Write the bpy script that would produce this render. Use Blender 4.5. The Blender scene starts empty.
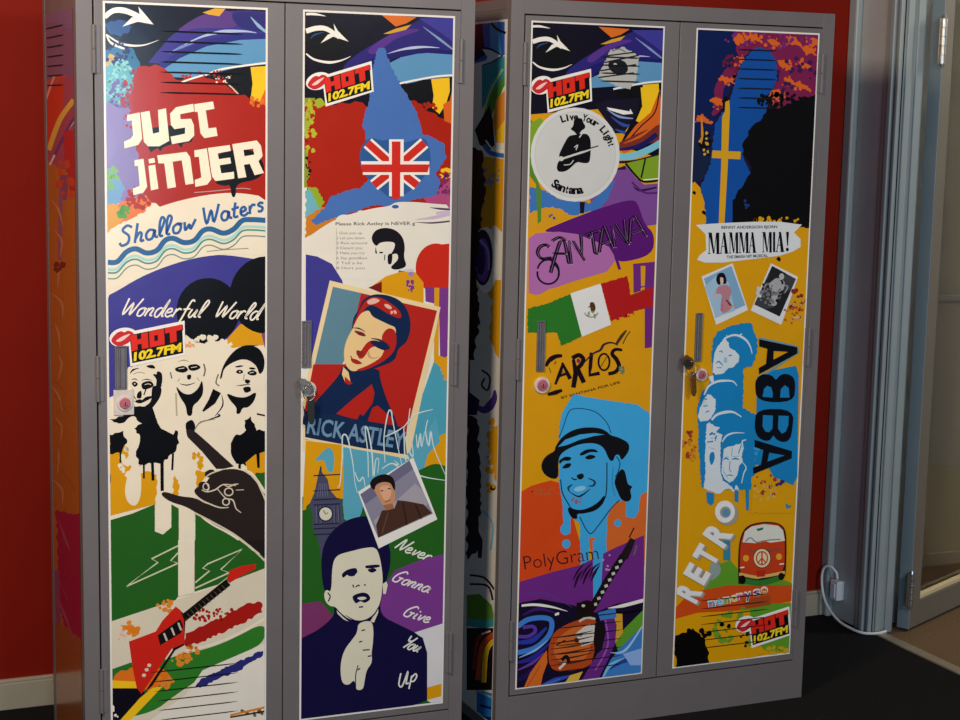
import bpy, bmesh, math, random
from math import sin, cos, pi, radians
from mathutils import Vector, Matrix
from mathutils.geometry import tessellate_polygon

scene = bpy.context.scene
COL = scene.collection
# ------------------------------------------------------------------ camera
FOC, PIT, YAW, ROL = 1697.9126, -0.144569114, 0.411556119, 0.0206979029
CAM = Vector((-1.66075726, -3.66413966, 1.53407339))
fw = Vector((sin(YAW)*cos(PIT), cos(YAW)*cos(PIT), sin(PIT)))
rt = Vector((cos(YAW), -sin(YAW), 0)); up = rt.cross(fw)
# roll
X = rt*cos(ROL) + up*sin(ROL)
Y = -rt*sin(ROL) + up*cos(ROL)
Z = -fw
cd = bpy.data.cameras.new('camera'); cam = bpy.data.objects.new('camera', cd); COL.objects.link(cam)
cam.matrix_world = Matrix(((X.x, Y.x, Z.x, CAM.x), (X.y, Y.y, Z.y, CAM.y), (X.z, Y.z, Z.z, CAM.z), (0, 0, 0, 1)))
cd.sensor_width = 36; cd.lens = 36*FOC/960; cd.clip_start = .05
scene.camera = cam
# ------------------------------------------------------------------ light and exposure
def area(name, loc, target, size, sizey, power, color):
    l = bpy.data.lights.new(name, 'AREA'); l.shape = 'RECTANGLE'; l.size = size; l.size_y = sizey
    l.energy = power; l.color = color
    o = bpy.data.objects.new(name, l); COL.objects.link(o); o.location = loc
    o.rotation_euler = (Vector(target)-Vector(loc)).to_track_quat('-Z', 'Y').to_euler()
    return o
area('warm_room_light', (-1.95, -1.55, 2.45), (-.85, 0, 1.15), .5, .5, 58, (1, .82, .64))
area('window_light', (-.30, -5.2, 1.42), (-.8, 0, 1.2), .22, 1.0, 24, (.60, .82, 1))
area('cool_side_light', (-1.9, -6.2, 1.0), (.9, 0, .7), 1.3, 1.2, 68, (.44, .67, 1))
area('front_fill_light', (.9, -4.3, 3.0), (.7, 0, .9), .7, .7, 62, (1, .94, .90))  # added fill with no known source, brightens the right-hand doors
area('next_room_light', (2.9, -.2, 2.3), (2.4, 1.0, 1.2), .6, .6, 24, (1, .93, .78))
w = bpy.data.worlds.new('world'); scene.world = w; w.use_nodes = True
w.node_tree.nodes['Background'].inputs[0].default_value = (.75, .8, 1, 1)
w.node_tree.nodes['Background'].inputs[1].default_value = .07
scene.view_settings.view_transform = 'Standard'; scene.view_settings.look = 'None'
scene.view_settings.exposure = 0.0; scene.view_settings.gamma = 1
scene.view_settings.use_curve_mapping = False

# ------------------------------------------------------------------ materials
def lin(h):
    h = h.lstrip('#'); v = [int(h[i:i+2], 16)/255 for i in (0, 2, 4)]
    return tuple((c/12.92 if c <= .04045 else ((c+.055)/1.055)**2.4) for c in v)+(1,)
def mat(name, hexc, rough=.5, metal=0, spec=.5, noise=0, nscale=30, bump=0, bscale=80, dist=.001, hex2=None):
    m = bpy.data.materials.new(name); m.use_nodes = True
    nt = m.node_tree; b = nt.nodes['Principled BSDF']
    b.inputs['Base Color'].default_value = lin(hexc); b.inputs['Roughness'].default_value = rough
    b.inputs['Metallic'].default_value = metal; b.inputs['Specular IOR Level'].default_value = spec
    tc = nt.nodes.new('ShaderNodeTexCoord')
    if noise or hex2:
        n = nt.nodes.new('ShaderNodeTexNoise'); n.inputs['Scale'].default_value = nscale; n.inputs['Detail'].default_value = 5
        nt.links.new(tc.outputs['Object'], n.inputs['Vector'])
        r = nt.nodes.new('ShaderNodeValToRGB'); c = lin(hexc)
        r.color_ramp.elements[0].position = .3; r.color_ramp.elements[1].position = .7
        c2 = lin(hex2) if hex2 else c
        r.color_ramp.elements[0].color = tuple(x*(1-noise) for x in c[:3])+(1,)
        r.color_ramp.elements[1].color = tuple(min(1, x*(1+noise)) for x in c2[:3])+(1,)
        nt.links.new(n.outputs['Fac'], r.inputs['Fac']); nt.links.new(r.outputs['Color'], b.inputs['Base Color'])
    if bump:
        n = nt.nodes.new('ShaderNodeTexNoise'); n.inputs['Scale'].default_value = bscale; n.inputs['Detail'].default_value = 4
        nt.links.new(tc.outputs['Object'], n.inputs['Vector'])
        bp = nt.nodes.new('ShaderNodeBump'); bp.inputs['Strength'].default_value = bump; bp.inputs['Distance'].default_value = dist
        nt.links.new(n.outputs['Fac'], bp.inputs['Height']); nt.links.new(bp.outputs['Normal'], b.inputs['Normal'])
    return m
M_red = mat('red_wall_paint', '#7e1200', .7, spec=.15, noise=.08, nscale=3, bump=.15, bscale=120)
M_carpet = mat('dark_carpet', '#1a1a1b', .95, spec=.1, noise=.5, nscale=260, bump=1, bscale=350, dist=.006)
M_carpet2 = mat('brown_carpet', '#715c44', .95, spec=.1, noise=.35, nscale=200, bump=1, bscale=300, dist=.005)
M_skirt = mat('skirting_paint', '#a39b86', .4, noise=.06, nscale=8)
M_white = mat('white_gloss_paint', '#979f9d', .35, noise=.05, nscale=6, bump=.1, bscale=60)
M_edge = mat('door_edge_lit_paint', '#77858a', .4, noise=.05, nscale=6)  # bluish light on the door edge is mixed into this paint
M_leaf = mat('door_leaf_dim_paint', '#6f685d', .45, noise=.06, nscale=5)  # beige-grey leaf paint, darkened for the dim light on its face
M_grey = mat('grey_wall_paint', '#b4b6b2', .6, noise=.07, nscale=4, bump=.1, bscale=90)
M_beige = mat('beige_wall_paint', '#a59b7e', .6, noise=.06, nscale=3)
M_locker = mat('grey_locker_enamel', '#6c6665', .38, noise=.05, nscale=9, bump=.25, bscale=260, dist=.0004)
M_shade = mat('gap_shade_black', '#050505', .9, noise=.1)  # flat black standing for the shade inside gaps and openings
M_chan = mat('handle_recess_metal', '#6d686a', .4, metal=.2, noise=.1, nscale=30)
M_steel = mat('worn_steel', '#b5b0a8', .3, metal=.9, noise=.2, nscale=90)
M_brass = mat('old_brass', '#9a6a35', .35, metal=.8, noise=.25, nscale=90)
M_darkfob = mat('dark_leather', '#1b1916', .5, noise=.3, nscale=120)
M_pinklock = mat('pink_lock_face', '#b0606a', .3, noise=.2, nscale=90)
M_ring = mat('pale_lock_ring', '#cfc4ba', .3, noise=.1, nscale=60)
M_plastic = mat('white_plastic', '#d8dcdc', .35, noise=.03)
M_bead = mat('cream_bead', '#d9c79c', .4, noise=.05)
M_strip = mat('metal_threshold', '#a09684', .4, metal=.5, noise=.1, nscale=40)
M_glass = bpy.data.materials.new('door_glass'); M_glass.use_nodes = True
_g = M_glass.node_tree.nodes['Principled BSDF']; _g.inputs['Transmission Weight'].default_value = 1
_g.inputs['Roughness'].default_value = 0.0; _g.inputs['IOR'].default_value = 1.45
_pm = {}
def pmat(h):
    if h not in _pm:
        _pm[h] = mat('print_'+h.lstrip('#'), h, .19, spec=.5, noise=.03, nscale=14, bump=.12, bscale=9, dist=.004)
    return _pm[h]

# ------------------------------------------------------------------ mesh helpers
def tag(o, label=None, cat=None, group=None, kind=None):
    if label: o['label'] = label
    if cat: o['category'] = cat
    if group: o['group'] = group
    if kind: o['kind'] = kind
    return o
def empty(name, loc, rz=0):
    o = bpy.data.objects.new(name, None); COL.objects.link(o); o.location = loc; o.rotation_euler = (0, 0, rz)
    o.empty_display_size = .1
    return o
def link(name, bm, m, parent=None, smooth=False, bev=0):
    me = bpy.data.meshes.new(name); bm.normal_update(); bm.to_mesh(me); bm.free()
    ms = m if isinstance(m, (list, tuple)) else [m]
    for x in ms: me.materials.append(x)
    if smooth:
        for f in me.polygons: f.use_smooth = True
    o = bpy.data.objects.new(name, me); COL.objects.link(o)
    if parent: o.parent = parent
    if bev:
        b = o.modifiers.new('bevel', 'BEVEL'); b.width = bev; b.segments = 2; b.limit_method = 'ANGLE'
    return o
def box(bm, a, b, mi=0):
    vs = [bm.verts.new((x, y, z)) for x in (a[0], b[0]) for y in (a[1], b[1]) for z in (a[2], b[2])]
    for q in ((0, 1, 3, 2), (4, 6, 7, 5), (0, 4, 5, 1), (2, 3, 7, 6), (0, 2, 6, 4), (1, 5, 7, 3)):
        f = bm.faces.new([vs[i] for i in q]); f.material_index = mi
def cyl(bm, a, b, r, n=20, r2=None, mi=0):
    a = Vector(a); b = Vector(b); d = (b-a).normalized()
    u = d.orthogonal().normalized(); v = d.cross(u); r2 = r if r2 is None else r2
    A = [bm.verts.new(a+(u*cos(t)+v*sin(t))*r) for t in [2*pi*i/n for i in range(n)]]
    B = [bm.verts.new(b+(u*cos(t)+v*sin(t))*r2) for t in [2*pi*i/n for i in range(n)]]
    for i in range(n):
        f = bm.faces.new((A[i], A[(i+1) % n], B[(i+1) % n], B[i])); f.material_index = mi
    f = bm.faces.new(A[::-1]); f.material_index = mi; f = bm.faces.new(B); f.material_index = mi
def catm(P, closed=False, n=6):
    out = []; L = len(P)
    rng = range(L if closed else L-1)
    for i in rng:
        g = (lambda k: P[k % L]) if closed else (lambda k: P[min(max(k, 0), L-1)])
        p0, p1, p2, p3 = g(i-1), g(i), g(i+1), g(i+2)
        for j in range(n):
            t = j/n
            out.append(tuple(.5*((2*p1[k])+(-p0[k]+p2[k])*t+(2*p0[k]-5*p1[k]+4*p2[k]-p3[k])*t*t+(-p0[k]+3*p1[k]-3*p2[k]+p3[k])*t**3) for k in range(len(p1))))
    if not closed: out.append(tuple(P[-1]))
    return out
def tube(bm, pts, r, n=10, smooth=True, closed=False):
    P = [Vector(p) for p in (catm(pts, closed, 8) if smooth else pts)]
    rings = []; u = None
    for i, p in enumerate(P):
        a = P[(i-1) % len(P)] if (i or closed) else P[0]; b = P[(i+1) % len(P)] if (i < len(P)-1 or closed) else P[-1]
        d = (b-a).normalized()
        u = d.orthogonal().normalized() if u is None else (u-d*u.dot(d)).normalized()
        v = d.cross(u)
        rings.append([bm.verts.new(p+(u*cos(2*pi*k/n)+v*sin(2*pi*k/n))*r) for k in range(n)])
    for i in range(len(rings) if closed else len(rings)-1):
        A = rings[i]; B = rings[(i+1) % len(rings)]
        for k in range(n): bm.faces.new((A[k], A[(k+1) % n], B[(k+1) % n], B[k]))
    if not closed: bm.faces.new(rings[0][::-1]); bm.faces.new(rings[-1])

# a sight line through a point of the photograph, met with a plane of the room
def sight(u, v):
    return CAM, (fw*FOC + X*(u-480) - Y*(v-360))

# ------------------------------------------------------------------ the room
bm = bmesh.new(); box(bm, (-2.6, -4.6, -.05), (1.43, .75, 0)); tag(link('floor', bm, M_carpet), kind='structure')
bm = bmesh.new(); box(bm, (1.455, -2.0, -.05), (4.2, 1.35, 0)); tag(link('floor_next_room', bm, M_carpet2), kind='structure')
bm = bmesh.new(); box(bm, (-2.6, .64, 0), (1.42, .75, 3.0)); tag(link('wall_back', bm, M_red), kind='structure')
bm = bmesh.new(); box(bm, (-2.6, .622, 0), (1.40, .64, .070)); box(bm, (-2.6, .628, .070), (1.40, .64, .078))
tag(link('baseboard_back', bm, M_skirt, bev=.002), kind='structure')
# right-hand wall: a short return beside the door opening
bm = bmesh.new(); box(bm, (1.42, .475, 0), (1.59, .75, 3.0)); tag(link('wall_right', bm, M_grey, bev=.002), kind='structure')
bm = bmesh.new(); box(bm, (1.395, .600, 0), (1.42, .64, 3.0)); tag(link('trim_1', bm, M_white, bev=.006), kind='structure')
# moulded door frame around the opening
bm = bmesh.new()
box(bm, (1.412, .452, 0), (1.425, .475, 3.0)); box(bm, (1.404, .428, 0), (1.425, .446, 3.0))
box(bm, (1.420, .405, 0), (1.50, .475, 3.0)); box(bm, (1.410, .405, 0), (1.43, .418, 3.0))
box(bm, (1.432, .398, 0), (1.452, .406, 3.0)); box(bm, (1.468, .399, 0), (1.492, .406, 3.0))
tag(link('door_frame', bm, M_white, bev=.003), kind='structure')
bm = bmesh.new(); box(bm, (1.425, -2.0, -.002), (1.462, .398, .006)); tag(link('trim_2', bm, M_strip, bev=.003), kind='structure')
# room beyond the door
bm = bmesh.new(); box(bm, (1.59, 1.0, 0), (4.2, 1.1, 3.0)); tag(link('wall_next_room', bm, M_beige), kind='structure')
bm = bmesh.new(); box(bm, (1.59, .985, 0), (4.2, 1.0, .045)); box(bm, (1.59, .99, .93), (4.2, 1.0, .95))
tag(link('baseboard_next_room', bm, M_skirt, bev=.003), kind='structure')
# glazed door leaf, swung open
DR = empty('glazed_door', (1.5425, .380, 0), math.atan2(.44, .9))
tag(DR, 'pale grey glazed door standing open at the right, hinged on the frame', 'door')
bm = bmesh.new()
box(bm, (.004, 0, .008), (.068, .04, 2.4)); box(bm, (.068, 0, .008), (.76, .04, .088)); box(bm, (.76, 0, .008), (.85, .04, 2.4)); box(bm, (.068, 0, 2.3), (.76, .04, 2.4))
link('leaf_frame', bm, M_leaf, DR, bev=.003)
bm = bmesh.new(); box(bm, (0, 0, .008), (.004, .04, 2.4)); o = link('leaf_edge', bm, M_edge, DR, bev=.001); o['label'] = 'door edge, painted paler for the light on it'
bm = bmesh.new(); box(bm, (.068, .002, .088), (.76, .018, .105)); o = link('glazing_bead', bm, M_bead, DR, bev=.003); o['label'] = 'cream glazing bead'
bm = bmesh.new(); box(bm, (.070, .022, .09), (.758, .026, 2.298)); o = link('glass_pane', bm, M_glass, DR)
for z0, z1 in ((.085, .185), (1.70, 1.83)):
    bm = bmesh.new(); L = (z1-z0)
    for k in range(5): cyl(bm, (-.010, -.006, z0+L*k/5+.001), (-.010, -.006, z0+L*(k+1)/5-.001), .0085, 16)
    cyl(bm, (-.010, -.006, z1), (-.010, -.006, z1+.010), .006, 12, .004); cyl(bm, (-.010, -.006, z0-.010), (-.010, -.006, z0), .004, 12, .006)
    box(bm, (-.010, .002, z0), (.0, .006, z1)); box(bm, (-.026, .000, z0), (-.010, .002, z1))
    o = link('hinge', bm, M_steel, DR); o['label'] = 'bright steel butt hinge'
# plug-in adaptor on the return wall and its cable
bm = bmesh.new(); box(bm, (1.392, .545, .066), (1.42, .582, .126)); box(bm, (1.388, .552, .074), (1.392, .575, .118))
tag(link('power_adaptor', bm, M_plastic, bev=.004), 'white plastic power adaptor box fixed low on the grey return wall', 'adaptor')
bm = bmesh.new()
tube(bm, [(1.404, .562, .1315), (1.402, .566, .150), (1.392, .582, .166), (1.384, .602, .160), (1.381, .611, .132), (1.380, .602, .085), (1.378, .570, .045), (1.376, .51, .018), (1.380, .455, .009), (1.392, .405, .006), (1.43, .385, .0065), (1.462, .383, .0105)], .0042)
tag(link('power_cable', bm, M_plastic, smooth=True), 'thin white cable looping from the adaptor down to the door frame', 'cable')
# ------------------------------------------------------------------ lockers
W, D, H = .9, .45, 1.8
ZB, ZT = .108, 1.762            # door bottom and top
PZ0, PZ1 = .1245, 1.750
def louvre_rows(bm, x0, x1, zs, y):
    # pressed slots: a shallow raised strip standing for the shade in each opening
    for z in zs:
        n = 10
        lo = []; hi = []
        for i in range(n+1):
            t = i/n; x = x0+(x1-x0)*t; k = min(1, 6*min(t, 1-t)+.05)
            lo.append((x, z-.0022*k)); hi.append((x, z+.0018*k))
        vs = [bm.verts.new((x, y-.0003, zz)) for x, zz in lo]; vt = [bm.verts.new((x, y-.0028, zz)) for x, zz in hi]
        for i in range(n): bm.faces.new((vs[i], vs[i+1], vt[i+1], vt[i])).material_index = 0
def make_locker(loc, rz, label, door_rects):
    L = empty('steel_locker', loc, rz); tag(L, label, 'locker', 'two steel lockers')
    bm = bmesh.new()
    box(bm, (0, 0, 0), (.034, .022, H)); box(bm, (W-.034, 0, 0), (W, .022, H))
    box(bm, (.034, 0, ZT+.003), (W-.034, .022, H)); box(bm, (.034, 0, 0), (W-.034, .022, ZB-.003))
    box(bm, (0, .022, 0), (.0015, D, H)); box(bm, (W-.0015, .022, 0), (W, D, H))
    box(bm, (.0015, D-.0015, 0), (W-.0015, D, H)); box(bm, (.0015, .022, H-.0015), (W-.0015, D-.0015, H))
    # folded edges of the side sheets
    for xx in (-.0012, W): box(bm, (xx, D-.03, .02), (xx+.0012, D, H)); box(bm, (xx, .02, H-.025), (xx+.0012, D-.03, H))
    link('cabinet_body', bm, M_locker, L, bev=.0015)
    bm = bmesh.new(); box(bm, (.02, .024, .06), (W-.02, .03, H-.02)); o = link('gap_shade_sheet', bm, M_shade, L); o['label'] = 'black sheet for the shade behind the doors'  # black sheet put in to darken the gaps round the doors
    doors = []
    for k, (x0, x1) in enumerate(((.0375, .4505), (.4525, .866))):
        bm = bmesh.new(); box(bm, (x0, .0, ZB), (x1, .020, ZT))
        d = link('door', bm, M_locker, L, bev=.0016); doors.append(d)
        hx = .0360 if k == 0 else W-.0335
        for z0 in (.20, .90, 1.60):
            bm = bmesh.new()
            cyl(bm, (hx, -.0035, z0), (hx, -.0035, z0+.05), .0042, 14); cyl(bm, (hx, -.0035, z0+.051), (hx, -.0035, z0+.10), .0042, 14)
            box(bm, (hx-.001, -.0016, z0), (hx+(.013 if k == 0 else -.013)+.001, .0, z0+.10))
            link('hinge', bm, M_locker, d, bev=.0006)
    return L, doors

# ------------------------------------------------------------------ printed artwork
LAY = 4.5e-6
SHARP = ('#f3e9cd', '#de2b1c', '#cd2418', '#4a4a62', '#dcdfdd', '#e3e3df', '#0b0a0e')
class Art:
    """Flat vinyl print, built shape over shape in the plane of one door or side."""
    def __init__(self, root, plane, rect, y0):
        self.root, self.plane, self.rect, self.y0 = root, plane, rect, y0
        self.layer = 0; self.inv = root.matrix_basis.inverted()
        self.o = self.inv @ CAM; self.R = self.inv.to_3x3()
        self.fr = (0, 0, 1, 0, 0, 1); self.cur = None; self.panel = None
        self.V = []; self.F = []; self.MI = []; self.mats = []; self.clip = rect
    def F_(self, x0, y0, s): self.fr = (x0, y0, 1/s, 0, 0, 1/s)
    def frame(self, o, ex, ey): self.fr = (o[0], o[1], ex[0]-o[0], ex[1]-o[1], ey[0]-o[0], ey[1]-o[1])
    def loc(self, q):
        f = self.fr; u = f[0]+f[2]*q[0]+f[4]*q[1]; v = f[1]+f[3]*q[0]+f[5]*q[1]
        _, d = sight(u, v); d = self.R @ d
        if self.plane == 'front': t = -self.o.y/d.y; p = self.o+d*t; return (p.x, p.z)
        t = -self.o.x/d.x; p = self.o+d*t; return (p.y, p.z)
    def mi(self, h):
        if h not in self.mats: self.mats.append(h)
        return self.mats.index(h)
    def tri(self, pts, h):
        # clip one triangle to the print's rectangle
        P = list(pts); x0, x1, z0, z1 = self.clip
        for ax, lim, sg in ((0, x0, 1), (0, x1, -1), (1, z0, 1), (1, z1, -1)):
            Q = []
            for i in range(len(P)):
                a, b = P[i], P[(i+1) % len(P)]; da = (a[ax]-lim)*sg; db = (b[ax]-lim)*sg
                if da >= 0: Q.append(a)
                if (da > 0 > db) or (da < 0 < db):
                    t = da/(da-db); Q.append((a[0]+(b[0]-a[0])*t, a[1]+(b[1]-a[1])*t))
            P = Q
            if len(P) < 3: return
        ar = sum(P[i][0]*P[(i+1) % len(P)][1]-P[(i+1) % len(P)][0]*P[i][1] for i in range(len(P)))
        if abs(ar) < 1e-10: return
        if (ar > 0) != (self.plane == 'front'): P = P[::-1]
        off = self.y0-self.layer*LAY
        n = len(self.V)
        for a in P: self.V.append((a[0], off, a[1]) if self.plane == 'front' else (off, a[0], a[1]))
        self.F.append(tuple(range(n, n+len(P)))); self.MI.append(self.mi(h))
    def poly2(self, loops, h, raw=False):
        L = [[Vector((a[0], a[1], 0)) for a in (lp if raw else [self.loc(q) for q in lp])] for lp in loops]
        flat = [v for lp in L for v in lp]
        for t in tessellate_polygon(L): self.tri([(flat[i].x, flat[i].y) for i in t], h)
        self.layer += 1
    def rectfill(self, h): x0, x1, z0, z1 = self.clip; self.poly2([[(x0, z0), (x1, z0), (x1, z1), (x0, z1)]], h, True)
    def p(self, h, pts, sm=0, rag=0, seed=1, holes=()):
        def prep(a):
            P = [(a[i], a[i+1]) for i in range(0, len(a), 2)]
            if sm: P = catm(P, True, 5)
            elif len(P) >= 11 and h not in SHARP and not rag:
                for _ in range(2):
                    P = [((a[0]*(1-t)+b[0]*t), (a[1]*(1-t)+b[1]*t)) for a, b in zip(P, P[1:]+P[:1]) for t in (.24, .76)]
            if rag:
                R = random.Random(seed); Q = []
                for i in range(len(P)):
                    u, v = P[i], P[(i+1) % len(P)]; d = math.hypot(v[0]-u[0], v[1]-u[1]); n = max(1, int(d/(rag*1.3)))
                    for j in range(n):
                        t = j/n; k = rag*R.choice((-1, -.5, .3, .9))*(0 if not j and not sm else 1)
                        nx, ny = (v[1]-u[1])/(d+1e-6), -(v[0]-u[0])/(d+1e-6)
                        Q.append((u[0]+(v[0]-u[0])*t+nx*k*.6, u[1]+(v[1]-u[1])*t+ny*k*.6))
                P = [((a[0]*(1-t)+b[0]*t), (a[1]*(1-t)+b[1]*t)) for a, b in zip(Q, Q[1:]+Q[:1]) for t in (.25, .75)]
            return P
        self.poly2([prep(pts)]+[prep(x) for x in holes], h)
    def e(self, h, cx, cy, rx, ry=None, rot=0, n=32):
        ry = rx if ry is None else ry; c, s = cos(radians(rot)), sin(radians(rot))
        self.poly2([[(cx+rx*cos(t)*c-ry*sin(t)*s, cy+rx*cos(t)*s+ry*sin(t)*c) for t in [2*pi*i/n for i in range(n)]]], h)
    def ring(self, h, cx, cy, rx, ry, w, a0=0, a1=360):
        n = max(8, int(abs(a1-a0)/10)); P = []
        for i in range(n+1):
            t = radians(a0+(a1-a0)*i/n); P += [cx+rx*cos(t), cy+ry*sin(t)]
        self.s(h, P, w, sm=0)
    def s(self, h, pts, w, sm=1, tp=None, lay=True):
        P = [(pts[i], pts[i+1]) for i in range(0, len(pts), 2)]
        if sm and len(P) > 2: P = catm(P, False, 5)
        n = len(P)
        if n < 2: return
        A = []
        for i in range(n):
            a = P[max(i-1, 0)]; b = P[min(i+1, n-1)]; d = math.hypot(b[0]-a[0], b[1]-a[1]) or 1
            nx, ny = -(b[1]-a[1])/d, (b[0]-a[0])/d
            k = w/2
            if tp:
                t = i/(n-1); k *= (tp[0]+(1-tp[0])*min(1, t*2)) if t < .5 else (tp[1]+(1-tp[1])*min(1, (1-t)*2))
            A.append(((P[i][0]+nx*k, P[i][1]+ny*k), (P[i][0]-nx*k, P[i][1]-ny*k)))
        # small caps
        for i in range(n-1):
            q = [self.loc(z) for z in (A[i][0], A[i+1][0], A[i+1][1], A[i][1])]
            self.tri((q[0], q[1], q[2]), h); self.tri((q[0], q[2], q[3]), h)
        if lay: self.layer += 1
    def dots(self, h, cx, cy, rx, ry, n, r0, r1, seed=1):
        R = random.Random(seed); base = self.layer
        for i in range(n):
            a = R.random()*2*pi; k = math.sqrt(R.random()); r = R.uniform(r0, r1)
            x, y = cx+rx*k*cos(a), cy+ry*k*sin(a)
            m = 9; self.layer = base+(i % 6)*.6
            q = [self.loc((x+r*cos(2*pi*j/m)*R.uniform(.8, 1.2), y+r*sin(2*pi*j/m)*R.uniform(.8, 1.2))) for j in range(m)]
            for j in range(1, m-1): self.tri((q[0], q[j], q[j+1]), h)
        self.layer = base+4
    def script(self, h, txt, x0, y0, x1, y1, size, w, slant=.2, gap=.04):
        adv = sum((SC[c][0]+gap if c != ' ' else .35) for c in txt); dx, dy = x1-x0, y1-y0; ln = math.hypot(dx, dy)
        ux, uy = dx/ln, dy/ln; kx = (ln-slant*size*(.9 if txt[-1] in 'dl' else .4))/adv; cx = 0
        for c in txt:
            if c == ' ': cx += .35; continue
            for st in SC[c][1]:
                P = []
                for (gx, gy) in st:
                    a = (cx+gx)*kx+gy*slant*size; b = gy*size
                    P += [x0+ux*a+uy*b, y0+uy*a-ux*b]
                self.s(h, P, w, lay=False); self.layer += .6
            cx += SC[c][0]+gap
        self.layer += 1
    def text(self, h, txt, x0, y0, x1, y1, size, bold=0, slant=0, lay=True):
        """built-in font, baseline (x0,y0)-(x1,y1), cap height size"""
        T = glyphs(txt, bold)
        xs = [v[0] for t in T for v in t]; a0, a1 = min(xs), max(xs)
        ys = [v[1] for t in T for v in t]; 
        dx, dy = x1-x0, y1-y0; ln = math.hypot(dx, dy); ux, uy = dx/ln, dy/ln; k = ln/(a1-a0); ch = size/CAPH
        for t in T:
            q = []
            for (x, y) in t:
                a = (x-a0)*k+y*ch*slant; b = y*ch
                q.append(self.loc((x0+ux*a+uy*b, y0+uy*a-ux*b)))
            self.tri(q, h)
        if lay: self.layer += 1
    def arc_text(self, h, txt, cx, cy, r, a0, a1, size, inward=False, bold=.01):
        n = len(txt)
        for i, c in enumerate(txt):
            if c == ' ': continue
            t = radians(a0+(a1-a0)*(i+.5)/n); px, py = cx+r*cos(t), cy+r*sin(t)
            sgn = 1 if a1 > a0 else -1
            tx, ty = -sin(t)*sgn, cos(t)*sgn; hw = size*.36 if c not in 'iltI' else size*.16
            self.text(h, c, px-tx*hw, py-ty*hw, px+tx*hw, py+ty*hw, size, bold, 0, False)
        self.layer += 1
    def flush(self, name, parent, label=None):
        if not self.F: return None
        me = bpy.data.meshes.new(name); me.from_pydata(self.V, [], self.F)
        for h in self.mats: me.materials.append(pmat(h))
        me.polygons.foreach_set('material_index', self.MI); me.update()
        o = bpy.data.objects.new(name, me); COL.objects.link(o); o.parent = parent
        if label: o['label'] = label
        self.V = []; self.F = []; self.MI = []; self.mats = []
        return o
    def part(self, name, label=None):
        """close the shapes drawn so far as one piece of the print"""
        if self.panel is None: self.panel = self.flush(name, self.root, label); return self.panel
        return self.flush(name, self.panel, label)
_gc = {}
def glyphs(txt, bold):
    k = (txt, bold)
    if k in _gc: return _gc[k]
    c = bpy.data.curves.new('lettering', 'FONT'); c.body = txt; c.size = 1; c.offset = bold; c.resolution_u = 3; c.fill_mode = 'FRONT'
    o = bpy.data.objects.new('lettering', c); COL.objects.link(o)
    bpy.context.view_layer.update()
    me = bpy.data.meshes.new_from_object(o); me.calc_loop_triangles()
    T = [[(me.vertices[i].co.x, me.vertices[i].co.y) for i in t.vertices] for t in me.loop_triangles]
    bpy.data.objects.remove(o); bpy.data.curves.remove(c); bpy.data.meshes.remove(me)
    _gc[k] = T
    return T
CAPH = .72
CAPH = max(v[1] for t in glyphs('H', 0) for v in t)
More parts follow.
